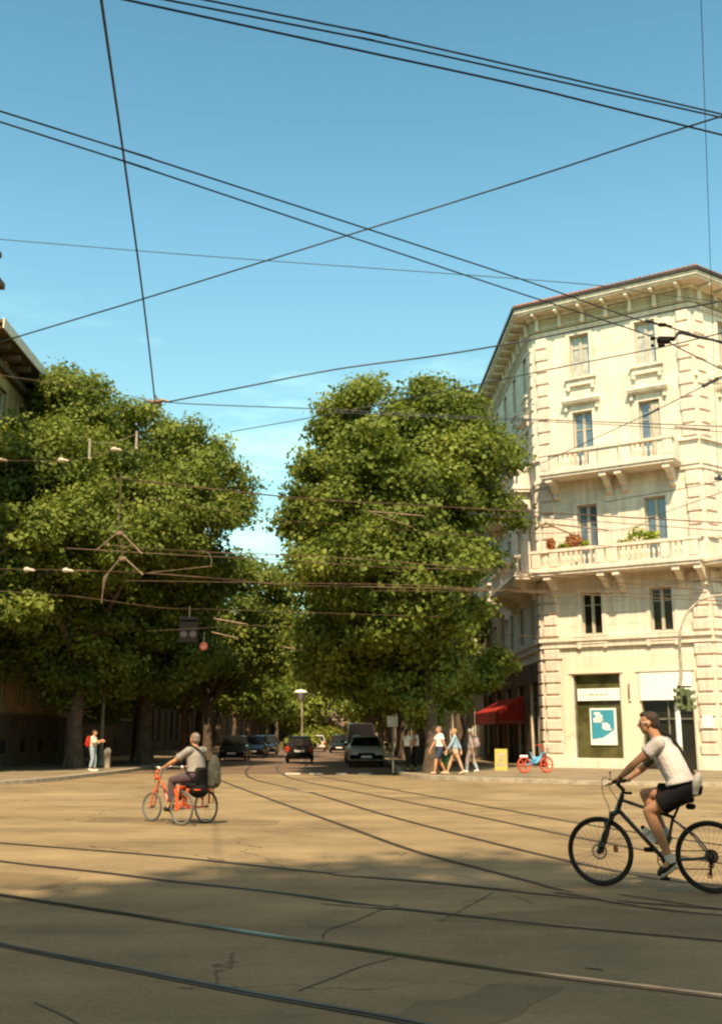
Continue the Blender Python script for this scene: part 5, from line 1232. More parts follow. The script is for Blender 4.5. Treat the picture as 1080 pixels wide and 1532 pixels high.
def backpack(lab, t, c, size, matn, name='backpack', dirb=(-1, 0, 0), group=None, strap=None, accent=None, tilt=0.0):
    """a bag is its own thing; c in the frame of the wearer t"""
    Mx = t.matrix_basis if t is not None else Matrix()
    Mx = Matrix.Translation(t.location) @ Matrix.Rotation(t.rotation_euler.z, 4, 'Z')
    b = thing(name, lab, 'bag', tuple(Mx @ V(c)), t.rotation_euler.z, group)
    s = MB(); rt = Matrix.Rotation(tilt, 3, 'Y'); s.ball((0, 0, 0), (size[0] / 2, size[1] / 2, size[2] / 2), 16, 12, rt); s.cbox((0, 0, -size[2] * .08), (size[0] * .78, size[1] * .84, size[2] * .78), size[0] * .2)
    if tilt: s.v = [tuple(Matrix.Rotation(tilt, 3, 'Y') @ V(v)) if i >= 16 * 11 + 2 else v for i, v in enumerate(s.v)]
    remesh(s, 'bag_body', .012, M[matn], b, 3)
    s = MB(); s.cbox((-size[0] * .5, 0, -size[2] * .18), (size[0] * .25, size[1] * .6, size[2] * .38), .02); pk = part('pocket', s, M[accent or matn], b, smooth=40)
    if tilt: pk.rotation_euler = (0, tilt, 0)
    if strap:
        for st in strap:
            s = MB(); s.tube(crm([V(p) - V(c) for p in st], 5), .016, 6, ell=(1.0, (0, 1, 0))); part('strap', s, M['blackcloth'], b, smooth=60)
    return b

# ------------------------------------------------------------------ bicycles
def spokes(s, c, r, n, rr=.0012, ax=(0, 1, 0)):
    for i in range(n):
        a = 2 * math.pi * i / n; b = a + (.35 if i % 2 else -.35); y = .028 if i % 4 < 2 else -.028
        s.tube([V(c) + V((math.cos(b) * .025, y, math.sin(b) * .025)), V(c) + V((math.cos(a) * r, 0, math.sin(a) * r))], rr, 4)
def bwheel(t, x, r, tr, tm, rm, ns=32, y=0.0, disc=0, name='wheel', sp=.0013):
    s = MB(); s.ring((x, y, r), (0, 1, 0), r - tr, tr, 48, 10); w = part(name, s, M[tm], t, smooth=60)
    s = MB(); s.ring((x, y, r), (0, 1, 0), r - tr * 2 - .004, .011, 48, 6, 1.0); part('rim', s, M[rm], w, smooth=60)
    s = MB(); s.cyl((x, y - .045, r), (x, y + .045, r), .02, 12); spokes(s, (x, y, r), r - 2 * tr - .004, ns, sp); part('spokes', s, M['spoke'], w, smooth=60)
    if disc:
        s = MB(); s.ring((x, y + .035, r), (0, 1, 0), .074, .009, 28, 4, .15)
        for k in range(5): a = k * 1.2566; s.tube([(x, y + .035, r), (x + math.cos(a) * .07, y + .035, r + math.sin(a) * .07)], .004, 4)
        part('brake_disc', s, M['steel'], w)
    return w
f_, r_ = G(900, 1325.5), G(1066.5, 1337)
fw = (f_ - r_); WB = fw.length; yaw = math.atan2(fw.y, fw.x)
print('bike wheelbase', WB, 'yaw', math.degrees(yaw))
t = thing('bicycle', 'black hybrid bicycle with disc brakes ridden by the man in the grey t-shirt', 'bicycle', tuple(r_), yaw)
M['biketyre'] = mat('bicycle_tyre', (.018, .016, .014), .8); M['rimblack'] = mat('black_rim', (.02, .02, .02), .4)
RW = .36
w1 = bwheel(t, WB, RW, .021, 'biketyre', 'rimblack', 32, disc=1); w2 = bwheel(t, 0, RW, .021, 'biketyre', 'rimblack', 32, disc=0)
for w, x, a in ((w1, WB, -0.1), (w2, 0, 2.6)):
    s = MB(); s.cbox((x - .17 * math.cos(a) if w is w1 else x + .2 * math.cos(a) , 0, RW + (.03 if w is w1 else .14)), (.05, .012, .07), .004); part('reflector', s, M['amber'], w)
BB = V((.487 * WB / 1.2, 0, .30)); ST_ = V((.355, 0, .76)); HT = V((WB - .262, 0, .93)); HB = V((WB - .215, 0, .78)); SP = V((.285, 0, .90))
s = MB(); s.tube([BB, ST_], .017, 10); s.tube([ST_ - V((0, 0, .02)), HT - V((0, 0, .03))], .019, 10); s.tube([BB, HB + V((0, 0, .02))], .024, 10); s.tube([HT + V((-.01, 0, .03)), HB - V((-.012, 0, .02))], .026, 12)
for y in (-1, 1):
    s.tube([BB + V((0, y * .03, 0)), V((.15, y * .06, .33)), V((0, y * .065, RW))], .011, 8); s.tube([ST_ + V((0, y * .015, -.05)), V((.15, y * .055, .56)), V((0, y * .065, RW + .01))], .009, 8)
s.cyl(BB + V((0, -.04, 0)), BB + V((0, .04, 0)), .028, 14); part('frame', s, M['blackgloss'], t, smooth=50)
s = MB()
for y in (-1, 1):
    s.tube([V((WB, y * .055, RW)), V((WB - .075, y * .055, RW + .2))], [.024, .026], 10); s.tube([V((WB - .075, y * .055, RW + .2)), V((WB - .16, y * .055, RW + .40))], [.018, .018], 10); s.ball((WB - .0, y * .055, RW), .03, 8, 6)
s.tube([V((WB - .085, -.055, RW + .20)), V((WB - .085, -.05, RW + .26)), V((WB - .06, 0, RW + .33)), V((WB - .085, .05, RW + .26)), V((WB - .085, .055, RW + .20))], .014, 8); s.cbox((WB - .175, 0, RW + .40), (.08, .15, .05), .018)
s.tube([V((WB - .18, 0, RW + .4)), HT + V((-.03, 0, .09))], .018, 10); s.cbox((WB - .03, .07, RW + .05), (.06, .03, .09), .01)
part('fork', s, M['blackgloss'], t, smooth=50)
GX, GZ = WB - .245, 1.095
s = MB(); s.tube([HT + V((-.03, 0, .07)), V((GX + .03, 0, GZ - .02))], .02, 10); s.tube([V((GX - .03, -.31, GZ + .005)), V((GX + .015, -.1, GZ)), V((GX + .03, 0, GZ - .01)), V((GX + .015, .1, GZ)), V((GX - .03, .31, GZ + .005))], .0135, 8)
hb = part('handlebar', s, M['black'], t, smooth=50)
for y in (-1, 1):
    s = MB(); s.tube([V((GX - .032, y * .32, GZ + .005)), V((GX + .0, y * .20, GZ + .002))], .019, 10); part('grip', s, M['rubber'], hb, smooth=50)
    s = MB(); s.tube([V((GX + .01, y * .18, GZ - .01)), V((GX + .06, y * .20, GZ - .02)), V((GX + .07, y * .30, GZ - .035))], .008, 6); s.cbox((GX + .01, y * .17, GZ - .005), (.04, .04, .03), .01); part('brake_lever', s, M['black'], hb, smooth=50)
s = MB(); s.tube(crm([V((GX + .02, .15, GZ)), V((GX + .15, .1, GZ + .04)), V((GX + .17, .06, GZ - .13)), V((GX + .11, .055, .78)), V((WB - .06, .06, RW + .1))], 6), .004, 5); s.tube(crm([V((GX + .03, -.15, GZ)), V((GX + .13, -.05, GZ - .05)), V((GX + .02, .03, GZ - .2)), HB + V((0, .02, .05))], 6), .004, 5)
s.tube([V((GX + .06, .14, GZ + .01)), V((GX + .06, .14, GZ + .09))], .005, 5); s.ball((GX + .06, .14, GZ + .095), .012, 6, 5); part('brake_cable', s, M['black'], t, smooth=50)
s = MB(); s.cbox(HT + V((-.07, 0, .045)), (.09, .035, .03), .01); part('front_bag_clip', s, M['black'], t, smooth=40)
s = MB(); s.tube([ST_ - V((.0, 0, .03)), SP - V((0, 0, .03))], .014, 8); part('seat_post', s, M['black'], t, smooth=50)
s = MB(); s.loft([[(x, w * math.cos(a), z + h * math.sin(a)) for a in [2 * math.pi * i / 12 for i in range(12)]] for x, w, h, z in ((.13, .02, .012, .925), (.15, .07, .028, .92), (.22, .075, .030, .915), (.30, .04, .026, .915), (.38, .022, .022, .912), (.42, .012, .012, .905))]); part('saddle', s, M['black'], t, smooth=50)
s = MB(); s.cbox((.17, 0, .855), (.10, .07, .06), .02); part('saddle_pouch', s, M['black'], t, smooth=40)
ca = math.radians(-97); near = BB + V((math.cos(ca) * .172, 0, math.sin(ca) * .172)); far = BB - V((math.cos(ca) * .172, 0, math.sin(ca) * .172))
s = MB(); s.ring(BB + V((0, -.045, 0)), (0, 1, 0), .088, .006, 36, 5, .6); s.ring(BB + V((0, -.045, 0)), (0, 1, 0), .045, .008, 20, 5, .5)
for k in range(5): a = k * 1.2566; s.tube([BB + V((0, -.045, 0)), BB + V((math.cos(a) * .088, -.045, math.sin(a) * .088))], .006, 5)
s.tube([BB + V((0, .045, 0)), near + V((0, .065, 0))], [.014, .011], 8); s.tube([BB + V((0, -.06, 0)), far + V((0, -.075, 0))], [.014, .011], 8); part('crank', s, M['black'], t, smooth=50)
for p, y in ((near, .12), (far, -.13)): s = MB(); s.cbox(p + V((0, y, 0)), (.09, .085, .02), .006); s.cyl(p + V((0, y * .5, 0)), p + V((0, y, 0)), .007, 8); part('pedal', s, M['black'], t, smooth=40)
s = MB(); s.ring((0, -.045, RW), (0, 1, 0), .05, .009, 24, 5, 1.5); s.ring((0, -.035, RW), (0, 1, 0), .065, .006, 24, 5, 1); s.ring((0, -.03, RW), (0, 1, 0), .03, .012, 18, 5, 1.6)
s.tube([V((0, -.048, RW + .055)), BB + V((0, -.045, .09))], .006, 5); s.tube([V((.03, -.048, RW - .13)), BB + V((0, -.045, -.09))], .006, 5)
s.tube([V((0, -.05, RW - .03)), V((.01, -.055, RW - .08)), V((.03, -.05, RW - .20))], [.016, .014, .012], 6); s.ring((.01, -.05, RW - .09), (0, 1, 0), .025, .006, 14, 5); s.ring((.03, -.05, RW - .19), (0, 1, 0), .025, .006, 14, 5)
part('drivetrain', s, M['black'], t, smooth=50)
s = MB(); ddir = (HB - BB).normalized(); nrm = V((-ddir.z, 0, ddir.x)); c = BB.lerp(HB, .42) + nrm * .072
s.tube([c - ddir * .10, c - ddir * .095, c + ddir * .06, c + ddir * .08, c + ddir * .085], [.03, .036, .036, .03, .022], 14); bt = part('bottle', s, M['white'], t, smooth=40)
s = MB(); s.tube([c + ddir * .085, c + ddir * .10, c + ddir * .12], [.026, .026, .012], 12); part('bottle_cap', s, M['black'], bt, smooth=40)
s = MB(); s.tube([BB.lerp(HB, .2) + nrm * .03, c - ddir * .105, c - ddir * .105 + nrm * .035], .004, 5); s.ring(c + ddir * .02, tuple(ddir), .039, .003, 20, 5); part('bottle_cage', s, M['black'], t, smooth=50)
s = MB(); c2 = BB.lerp(HB, .28) - nrm * .05; s.cbox(c2, (.10, .045, .05), .015); part('frame_lock', s, M['black'], t, smooth=40)
# the man riding it
J = dict(pelvis=(.24, 0, 1.005), waist=(.275, 0, 1.15), chest=(.385, 0, 1.375), neck=(.49, 0, 1.56), head=(.56, 0, 1.712), face=(1, .10, -.04), up=(-.02, 0, 1),
         shL=(.435, .19, 1.495), shR=(.435, -.19, 1.495), elL=(.665, .28, 1.29), elR=(.70, -.31, 1.25), wrL=(GX - .075, .27, GZ + .045), wrR=(GX - .075, -.27, GZ + .045),
         hdL=(.75, 0, -.35), hdR=(.75, 0, -.35), pnL=(-.1, 0, -1), pnR=(-.1, 0, -1), thL=(0, -1, 0), thR=(0, 1, 0),
         hiL=(.25, .09, .98), hiR=(.25, -.09, .985), knL=(.585, .115, .80), anL=(.385, .115, .315), toeL=(.50, .12, .185),
         knR=(.665, -.11, .965), anR=(.47, -.125, .555), toeR=(.60, -.13, .50))
t = thing('person', 'cyclist in grey t-shirt, black shorts and white sunglasses on the black bicycle', 'person', tuple(r_), yaw)
P, rot = figure(t, J, 'skin', .0085, curl=1.05, k=1.05)
hair(t, P, rot, 'hairdark', 1.0)
tee = top_(t, J, 'tee', sl=.5, hem=.45, vox=.0095, loose=.014, k=1.05)
bottoms(t, J, 'shorts', ln=.62, vox=.0095, name='shorts', flare=.026, k=1.05)
s = MB()
for y in (-1, 1): s.tube([P(.088, y * .008, .008), P(.085, y * .045, .008), P(.055, y * .074, .012), P(-.01, y * .084, .008)], .0045, 6)
sg_ = part('sunglasses', s, M['white'], t, smooth=60)
for y in (-1, 1): s = MB(); s.ball(P(.080, y * .034, .004), (.009, .027, .018), 10, 8, rot); part('lens', s, M['darkglass'], sg_, smooth=60)
s = MB(); s.tube([P(-.01, 0, -.02) + V((.055, .0, -.09)), P(.06, 0, -.085)], [.02, .02], 6)
for S, m in (('L', 'whitecloth'), ('R', 'whitecloth')):
    a, kn = V(J['an' + S]), V(J['kn' + S]); d = (kn - a).normalized(); s = MB(); s.tube([a - d * .03, a + d * .06], [.046, .050], 12); part('sock', s, M[m], t, smooth=50)
M['shoeblack'] = mat('black_shoe', (.02, .018, .017), .6)
shoe(t, J['anL'], J['toeL'], 'shoeblack'); shoe(t, J['anR'], J['toeR'], 'shoeblack')
s = MB(); a, b = V(J['shR']).lerp(V(J['elR']), .62), V(J['shR']).lerp(V(J['elR']), .92); s.tube([a, a.lerp(b, .5), b], [.053, .050, .045], 14); part('tattoo', s, M['ink'], t, smooth=60)
s = MB(); s.cbox((GX - .09, .27, GZ + .052), (.035, .06, .05), .012); part('wrist_watch', s, M['black'], t, smooth=40)
backpack('small white and black sling bag hanging at the lower back of the cyclist', t, (.09, .02, 1.08), (.10, .17, .26), 'slingbag', accent='black', strap=[[(.455, -.11, 1.62), (.37, -.12, 1.585), (.265, -.10, 1.45), (.175, -.03, 1.28), (.11, .02, 1.19)], [(.455, -.11, 1.62), (.54, -.1, 1.50), (.49, -.13, 1.3), (.36, -.19, 1.2), (.18, -.15, 1.08), (.1, -.05, 1.03)]], tilt=-.25)

# ------------------------------------------------------------------ the tricycle

rl, rr_, ff = G(269, 1235.5), G(310, 1232), G(227, 1229); mid = (rl + rr_) / 2; hd = ff - mid; yw = math.atan2(hd.y, hd.x); TB = hd.length; tw = (rl - rr_).length / 2
print('trike', TB, tw, math.degrees(yw))
t = thing('tricycle', 'orange tricycle with three spoked wheels crossing the junction', 'tricycle', (mid.x, mid.y, 0), yw)
RT = .30; tw = .30
M['greytyre'] = mat('grey_tyre', (.10, .09, .075), .8); M['rimsteel'] = mat('chrome_rim', (.65, .62, .55), .25, .9)
for x, y, r in ((0, tw, RT), (0, -tw, RT), (TB, 0, .265)): bwheel(t, x, r, .019, 'greytyre' if y > 0 or x > 0 else 'biketyre', 'rimsteel', 28, y=y)
s = MB(); s.tube([(0, -tw, RT), (0, tw, RT)], .018, 8); s.tube([(0, 0, RT), (.25, 0, .34), (.55, 0, .30)], .024, 10); s.tube([(.55, 0, .30), (.72, 0, .42), (.86, 0, .72)], .026, 10); s.tube([(.30, 0, .33), (.12, 0, .66)], .02, 10)
for y in (-1, 1): s.tube([(0, y * .2, RT), (-.05, y * .2, .62)], .013, 8); s.tube([(-.28, y * .2, .62), (.15, y * .2, .62)], .013, 8)
s.tube([(-.28, -.2, .62), (-.28, .2, .62)], .013, 8); part('frame', s, M['orange'], t, smooth=50)
s = MB()
for y in (-1, 1): s.tube([(TB, y * .05, .265), (TB - .09, y * .05, .56)], .014, 8)
s.tube([(TB - .09, -.05, .56), (TB - .09, .05, .56)], .018, 8); s.tube([(TB - .09, 0, .56), (TB - .19, 0, .80)], .02, 8); part('fork', s, M['orange'], t, smooth=50)
s = MB(); s.cbox((.06, tw + .065, .47), (.075, .03, .44), .012); s.tube([(-.0, tw + .065, .30), (.14, tw + .065, .64)], .014, 8); s.cbox((.06, tw - .065, .48), (.05, .02, .40), .01); s.cbox((.05, tw, .67), (.12, .16, .025), .01); part('wheel_guard', s, M['orange'], t, smooth=40)
s = MB(); s.cbox((.10, -tw + .02, .55), (.05, .02, .26), .01); s.cbox((-.08, -tw + .02, .5), (.03, .02, .3), .01); s.tube([(-.13, -tw - .05, .62), (-.13, -tw - .05, .36), (-.03, -tw - .05, .36), (-.03, -tw - .05, .62)], .012, 6); part('wheel_guard', s, M['orange'], t, smooth=40)
s = MB(); s.tube([(TB - .19, 0, .80), (TB - .26, 0, .95)], .016, 8); s.tube(crm([(.60, .28, .98), (TB - .25, .18, 1.0), (TB - .26, 0, .94), (TB - .25, -.18, 1.0), (.60, -.28, .98)], 5), .013, 8); h_ = part('handlebar', s, M['steel'], t, smooth=50)
for y in (-1, 1): s = MB(); s.tube([(.68, y * .285, .995), (.57, y * .30, .97)], .022, 8); part('grip', s, M['white'], h_, smooth=50)
s = MB(); s.cbox((TB - .10, .0, .88), (.06, .05, .12), .02); s.ball((TB - .1, .0, .80), .05, 8, 6); part('front_lamp', s, M['orange'], t, smooth=50)
s = MB(); s.tube(crm([(TB - .26, .1, .99), (TB - .1, .14, 1.10), (TB - .02, .02, .95), (TB - .06, 0, .7)], 5), .006, 5); s.tube([(TB - .26, -.18, 1.0), (TB - .28, -.22, 1.13)], .008, 5); s.ball((TB - .28, -.22, 1.15), (.01, .045, .03), 8, 6); part('brake_cable', s, M['black'], t, smooth=50)
s = MB(); s.cbox((-.02, 0, .69), (.40, .42, .10), .04); part('seat', s, M['black'], t, smooth=40)
s = MB(); s.cbox((-.19, 0, .84), (.09, .36, .34), .04); s.ball((-.15, .04, .60), (.17, .19, .13), 14, 10); part('seat_back', s, M['black'], t, smooth=40)
s = MB(); s.tube([(.55, -.12, .30), (.55, .12, .30)], .012, 8); s.tube([(.55, .12, .3), (.50, .13, .20)], .012, 8); s.tube([(.55, -.12, .3), (.60, -.13, .40)], .012, 8); s.ring((.55, -.05, .3), (0, 1, 0), .09, .008, 28, 5); part('crank', s, M['black'], t, smooth=50)
for p in ((.50, .18, .20), (.60, -.18, .40)): s = MB(); s.cbox(p, (.1, .09, .025), .008); part('pedal', s, M['yellow'], t, smooth=40)
J = dict(pelvis=(-.03, 0, .86), waist=(-.03, 0, 1.0), chest=(.01, 0, 1.19), neck=(.02, 0, 1.355), head=(.045, 0, 1.50), face=(1, -.12, .02), up=(0, 0, 1),
         shL=(.0, .185, 1.30), shR=(.0, -.185, 1.30), elL=(.24, .29, 1.12), elR=(.25, -.28, 1.10), wrL=(.52, .29, 1.0), wrR=(.52, -.28, 1.0), hdL=(.9, 0, -.15), hdR=(.9, 0, -.15), pnL=(0, 0, -1), pnR=(0, 0, -1), thL=(0, -1, 0), thR=(0, 1, 0),
         hiL=(.0, .10, .83), hiR=(.0, -.10, .83), knL=(.43, .16, .77), anL=(.43, .17, .33), toeL=(.57, .18, .26), knR=(.44, -.15, .83), anR=(.50, -.16, .52), toeR=(.64, -.17, .45))
t2 = thing('person', 'grey haired rider in grey t-shirt and plum trousers sitting on the orange tricycle', 'person', (mid.x, mid.y, 0), yw)
P, rot = figure(t2, J, 'skin', .010, curl=.9); hair(t2, P, rot, 'hairgrey', bald=1); top_(t2, J, 'grey', sl=.72, hem=.5, loose=.012); bottoms(t2, J, 'plum', ln=1.85)
shoe(t2, J['anL'], J['toeL'], 'shoeblack', sole='black'); shoe(t2, J['anR'], J['toeR'], 'shoeblack', sole='black')
backpack('tall grey green bag slung behind the back of the tricycle rider', t2, (-.36, -.12, .93), (.20, .26, .60), 'bag', strap=[[(.0, .12, 1.40), (-.13, .02, 1.30), (-.20, -.10, 1.12)], [(.0, .12, 1.40), (.12, .14, 1.30), (.13, .16, 1.08), (.0, .20, .92), (-.2, .12, .72), (-.28, .0, .66)]])

# ------------------------------------------------------------------ people on the pavements
def walker(lab, px, py, z, ang, J, skin, hairm, topm, botm, sl, ln, shoem='white', fem=False, long=0, k=1.0, hem=.35, bot='trousers', loose=0.0, flare=.02, scale=1.0, bald=0, curl=.35):
    b = G(px, py, z); t = thing('person', lab, 'person', (b.x, b.y, z), R(ang))
    P, rot = figure(t, J, skin, .0115, fem=fem, curl=curl, k=k)
    if hairm: hair(t, P, rot, hairm, long=long, bald=bald)
    top_(t, J, topm, sl=sl, hem=hem, fem=fem, k=k, loose=loose); bottoms(t, J, botm, ln=ln, k=k, name=bot, flare=flare)
    for S in 'LR': shoe(t, J['an' + S], J['toe' + S], shoem, sole='white' if shoem == 'white' else 'black', k=.95)
    return t, P, rot
J = stand(1.74, .26, sw=1); J['elL'] = (-.05, .27, 1.14)
p1, P, rot = walker('man in white t-shirt and dark blue shorts walking beside the big trunk', 658, 1158.5, .13, 200, J, 'skin', 'hairgrey', 'whitecloth', 'navy', .6, .8, 'tan', hem=.5, bot='shorts', loose=.015, k=1.04)
J = stand(1.66, .32, sw=-1)
p2, P, rot = walker('woman in light blue shirt with bare legs, middle of the three walkers', 681, 1158.5, .13, 175, J, 'skinlight', 'hairblond', 'bluecloth', 'tan', 1.7, .28, 'tan', fem=True, hem=.6, bot='shorts', loose=.012)
J = stand(1.68, .2, sw=1); J['elR'] = (.16, -.30, 1.30); J['wrR'] = (.22, -.16, 1.50); J['hdR'] = (-.2, .7, .5); J['pnR'] = (-1, 0, 0); J['head'] = (.05, 0, 1.55)
p3, P, rot = walker('person in white cap and mauve jacket with hand raised to face', 706, 1155.5, .13, 150, J, 'skin', 'hairwhite', 'mauve', 'mauve', 1.85, 1.3, 'white', hem=.9, loose=.02, bald=1)
s = MB(); s.ball(P(-.015, 0, .06), (.103, .09, .072), 14, 8, rot); s.tube([P(.05, 0, .05), P(.14, 0, .045)], [.06, .045], 8, ell=(.2, (0, 0, 1))); remesh(s, 'cap', .01, M['whitecloth'], p3, 1)
for S in 'LR':
    kn, an = V(J['kn' + S]), V(J['an' + S]); s = MB(); s.tube([kn.lerp(an, .25), kn.lerp(an, .92)], [.07, .055], 12); part('jeans_leg', s, M['jeans'], p3, smooth=50)
J = stand(1.66, .05); J['elR'] = (.1, -.24, 1.12); J['wrR'] = (.28, -.12, 1.2); J['hdR'] = (.3, .6, .5); J['pnR'] = (-1, 0, 0)
walker('woman in white top and dark trousers standing in the shade, left one of the pair', 609, 1155, .13, 20, J, 'skin', 'hairdark', 'whitecloth', 'blackcloth', .5, 1.85, 'blackcloth', fem=True, long=.12, hem=.1)
J = stand(1.68, .04); J['elL'] = (.08, .26, 1.13); J['wrL'] = (.25, .16, 1.16); J['hdL'] = (.6, -.5, .3); J['pnL'] = (-1, 0, 0)
walker('woman in white top and long black skirt in the shade, right one of the pair', 622, 1154.5, .13, 195, J, 'skin', 'hairdark', 'whitecloth', 'blackcloth', .35, 1.8, 'blackcloth', fem=True, long=.1, hem=.2)
J = stand(1.62, .06, sw=1); J['elR'] = (.10, -.24, 1.14); J['wrR'] = (.33, -.14, 1.20); J['hdR'] = (.9, .3, .2); J['pnR'] = (0, 1, 0); J['elL'] = (.08, .24, 1.12); J['wrL'] = (.3, .14, 1.16); J['hdL'] = (.9, -.2, .2)
p6, P, rot = walker('person in cream top and pale jeans waiting at the left kerb by the lamp post', 138, 1154, .13, -8, J, 'skin', 'hairdark', 'cream', 'jeans', 1.5, 1.85, 'white', hem=.3)
backpack('bright red backpack on the person waiting at the left kerb', p6, (-.21, 0, 1.17), (.19, .3, .46), 'redcloth', strap=[[(.02, .12, 1.38), (-.06, .13, 1.42), (-.14, .12, 1.3)], [(.02, -.12, 1.38), (-.06, -.13, 1.42), (-.14, -.12, 1.3)]])
backpack('pale brown backpack on the person with the white cap', p3, (-.22, 0, 1.15), (.18, .28, .42), 'mauve', accent='grey', strap=[[(.04, .12, 1.36), (-.06, .13, 1.42), (-.14, .12, 1.3)], [(.04, -.12, 1.36), (-.06, -.13, 1.42), (-.14, -.12, 1.3)]])
b = G(668, 1155, .13); t = thing('shopping_trolley', 'dark green wheeled bag trailing between the first two walkers', 'bag', (b.x, b.y, .13), R(25))
s = MB(); s.ball((0, 0, .42), (.22, .18, .36), 14, 10); s.cbox((0, 0, .4), (.32, .28, .6), .08); remesh(s, 'bag_body', .014, M['greenbag'], t, 4)
s = MB(); s.tube([(-.16, .1, .06), (-.16, .1, .7), (-.28, .1, .95), (-.28, -.1, .95), (-.16, -.1, .7), (-.16, -.1, .06)], .012, 6); part('handle', s, M['black'], t, smooth=50)
for y in (-1, 1): s = MB(); s.ring((-.1, y * .15, .08), (0, 1, 0), .055, .024, 18, 6); part('wheel', s, M['rubber'], t, smooth=60)

# the red and blue hire bicycle on the pavement
b = G(801, 1156.5, .13); t = thing('hire_bicycle', 'parked hire bicycle with red wheels and blue frame by the corner', 'bicycle', (b.x, b.y, .13), R(22))
M['redwheel'] = mat('red_wheel', (.62, .07, .03), .5); M['bluef'] = mat('blue_frame', (.10, .38, .58), .4)
for x in (-.5, .5):
    s = MB(); s.ring((x, 0, .31), (0, 1, 0), .27, .034, 32, 8); w = part('wheel', s, M['redwheel'], t, smooth=60)
    s = MB()
    for k in range(6): a = k * 1.047; s.tube([(x, 0, .31), (x + math.cos(a) * .25, 0, .31 + math.sin(a) * .25)], [.03, .014], 6)
    s.cyl((x, -.04, .31), (x, .04, .31), .05, 12); part('spokes', s, M['redwheel'], w, smooth=50)
s = MB(); s.tube(crm([(.34, 0, .78), (.18, 0, .50), (-.05, 0, .36), (-.25, 0, .50)], 5), .045, 10); s.tube([(-.05, 0, .36), (-.22, 0, .82)], .028, 8); s.tube([(-.05, 0, .36), (-.5, 0, .31)], .03, 8); s.cbox((.08, 0, .52), (.3, .05, .18), .02); part('frame', s, M['bluef'], t, smooth=50)
s = MB(); s.tube([(.5, .05, .31), (.37, .05, .7)], .02, 8); s.tube([(.5, -.05, .31), (.37, -.05, .7)], .02, 8); s.tube([(.37, 0, .66), (.30, 0, 1.0)], .024, 8); part('fork', s, M['redwheel'], t, smooth=50)
s = MB(); s.tube(crm([(.16, .28, 1.02), (.28, .16, 1.05), (.30, 0, 1.0), (.28, -.16, 1.05), (.16, -.28, 1.02)], 4), .016, 8); part('handlebar', s, M['redwheel'], t, smooth=50)
s = MB(); s.cbox((-.25, 0, .86), (.26, .16, .07), .03); part('saddle', s, M['black'], t, smooth=40)
s = MB(); s.box(.36, .62, -.14, .14, .72, .74); [s.tube([(x, y, .73), (x * 1.03, y * 1.1, .92)], .008, 5) for x in (.36, .49, .62) for y in (-.14, 0, .14)]; s.ring((.5, 0, .92), (0, 0, 1), .16, .01, 4, 5); part('basket', s, M['grey'], t)
s = MB(); s.cbox((-.5, .0, .62), (.36, .06, .10), .03); part('mudguard', s, M['white'], t, smooth=40)
s = MB(); s.tube([(-.05, -.1, .33), (-.05, .1, .33)], .012, 6); s.tube([(-.05, .1, .33), (.08, .12, .22)], .014, 6); s.tube([(-.05, -.1, .33), (-.18, -.12, .44)], .014, 6); part('crank', s, M['black'], t, smooth=50)
# ================================================================== sky, sun, camera
EL, AZX = 52.0, -.07           # sun behind the photographer, a little to the left
sd = V((AZX, -1, 0)).normalized() * math.cos(R(EL)) + V((0, 0, math.sin(R(EL))))
ld = bpy.data.lights.new('sun', 'SUN'); ld.energy = 4.0; ld.angle = R(.9); ld.color = (1.0, .87, .73)
so = bpy.data.objects.new('sun', ld); COL.objects.link(so); so.rotation_euler = sd.to_track_quat('Z', 'Y').to_euler(); so.location = (0, 0, 60)
w = bpy.data.worlds.new('World'); SC.world = w; w.use_nodes = True
n = w.node_tree.nodes; l = w.node_tree.links; bg = n['Background']
sk = n.new('ShaderNodeTexSky'); sk.sky_type = 'NISHITA'; sk.sun_disc = False; sk.sun_elevation = R(EL); sk.sun_rotation = math.atan2(sd.x, sd.y)
sk.altitude = 100; sk.air_density = SKYA; sk.dust_density = SKYD; sk.ozone_density = SKYO
# thin cirrus low over the street
tc = n.new('ShaderNodeTexCoord'); mp = n.new('ShaderNodeMapping'); mp.inputs['Scale'].default_value = (3.0, 3.0, 13); mp.inputs['Location'].default_value = (.35, .1, .6); l.new(tc.outputs['Generated'], mp.inputs[0])
no = n.new('ShaderNodeTexNoise'); no.inputs['Scale'].default_value = 1.6; no.inputs['Detail'].default_value = 7; no.inputs['Roughness'].default_value = .62; l.new(mp.outputs[0], no.inputs['Vector'])
rp = n.new('ShaderNodeValToRGB'); rp.color_ramp.elements[0].position = .50; rp.color_ramp.elements[1].position = .74; l.new(no.outputs['Fac'], rp.inputs['Fac'])
sx = n.new('ShaderNodeSeparateXYZ'); l.new(tc.outputs['Generated'], sx.inputs[0])
mr = n.new('ShaderNodeMapRange'); mr.inputs['From Min'].default_value = .42; mr.inputs['From Max'].default_value = .24; mr.inputs['To Min'].default_value = 0; mr.inputs['To Max'].default_value = .42; l.new(sx.outputs['Z'], mr.inputs['Value'])
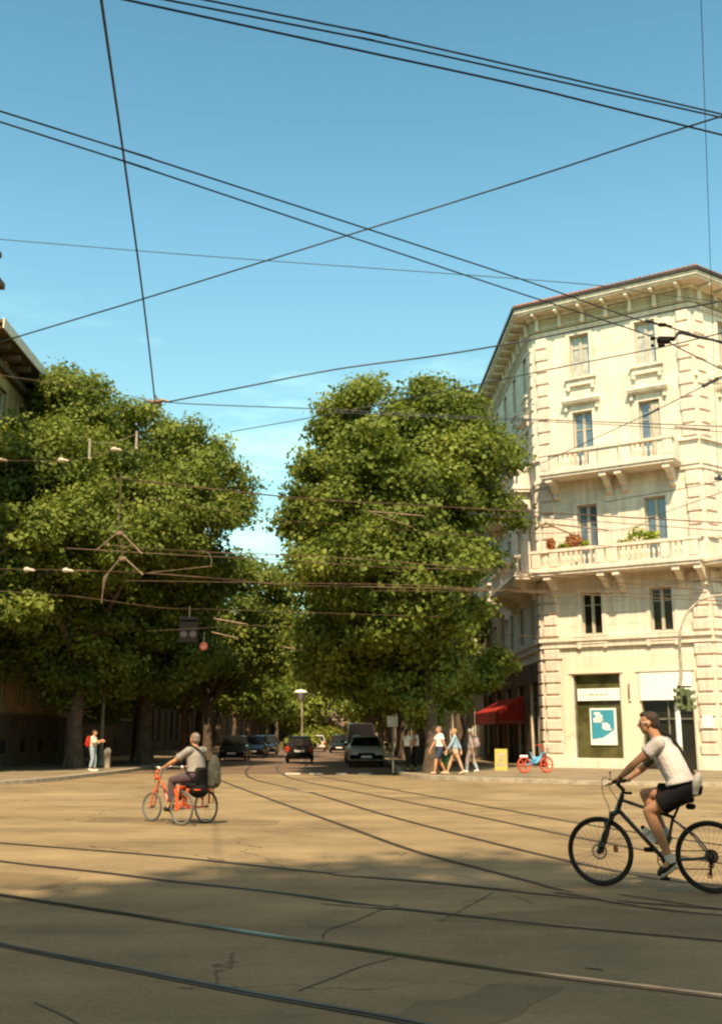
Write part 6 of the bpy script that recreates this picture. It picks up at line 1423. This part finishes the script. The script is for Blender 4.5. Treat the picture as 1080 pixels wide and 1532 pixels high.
mm = n.new('ShaderNodeMath'); mm.operation = 'MULTIPLY'; l.new(rp.outputs['Color'], mm.inputs[0]); l.new(mr.outputs[0], mm.inputs[1])
mx = n.new('ShaderNodeMix'); mx.data_type = 'RGBA'; l.new(mm.outputs[0], mx.inputs[0]); l.new(sk.outputs[0], mx.inputs[6]); mx.inputs[7].default_value = (8.5, 8.5, 8.2, 1)
tn = n.new('ShaderNodeMix'); tn.data_type = 'RGBA'; tn.blend_type = 'MULTIPLY'; tn.inputs[0].default_value = 1; l.new(mx.outputs[2], tn.inputs[6]); cr = n.new('ShaderNodeValToRGB'); l.new(sx.outputs['Z'], cr.inputs['Fac']); e = cr.color_ramp.elements; e[0].position = .28; e[0].color = (.62, .96, .86, 1); e[1].position = .62; e[1].color = (.37, .80, .81, 1)
q_ = e.new(.85); q_.color = (1.0, .88, .68, 1); q_ = e.new(1.0); q_.color = (2.5, 1.5, .86, 1); q_ = e.new(.44); q_.color = (.53, .96, .96, 1)
l.new(cr.outputs['Color'], tn.inputs[7]); l.new(tn.outputs[2], bg.inputs['Color']); bg.inputs['Strength'].default_value = SKYS
cd = bpy.data.cameras.new('camera'); cd.sensor_fit = 'VERTICAL'; cd.sensor_height = 36.0; cd.lens = F / 1532 * 36; cd.clip_start = .05; cd.clip_end = 2000
co = bpy.data.objects.new('camera', cd); COL.objects.link(co); co.location = CAM; co.rotation_euler = (R(90) + TH, 0, 0); SC.camera = co
SC.render.engine = 'CYCLES'
vs = SC.view_settings; vs.view_transform = 'Standard'; vs.look = 'None'; vs.gamma = 1; vs.exposure = EXPO; vs.use_curve_mapping = False
if WBT: vs.use_white_balance = True; vs.white_balance_temperature = WBT; vs.white_balance_tint = 10
SC.cycles.max_bounces = 6; SC.cycles.diffuse_bounces = 3; SC.cycles.glossy_bounces = 2; SC.cycles.transmission_bounces = 2; SC.cycles.use_denoising = True; SC.cycles.pixel_filter_type = 'BLACKMAN_HARRIS'; SC.cycles.filter_width = 2.3
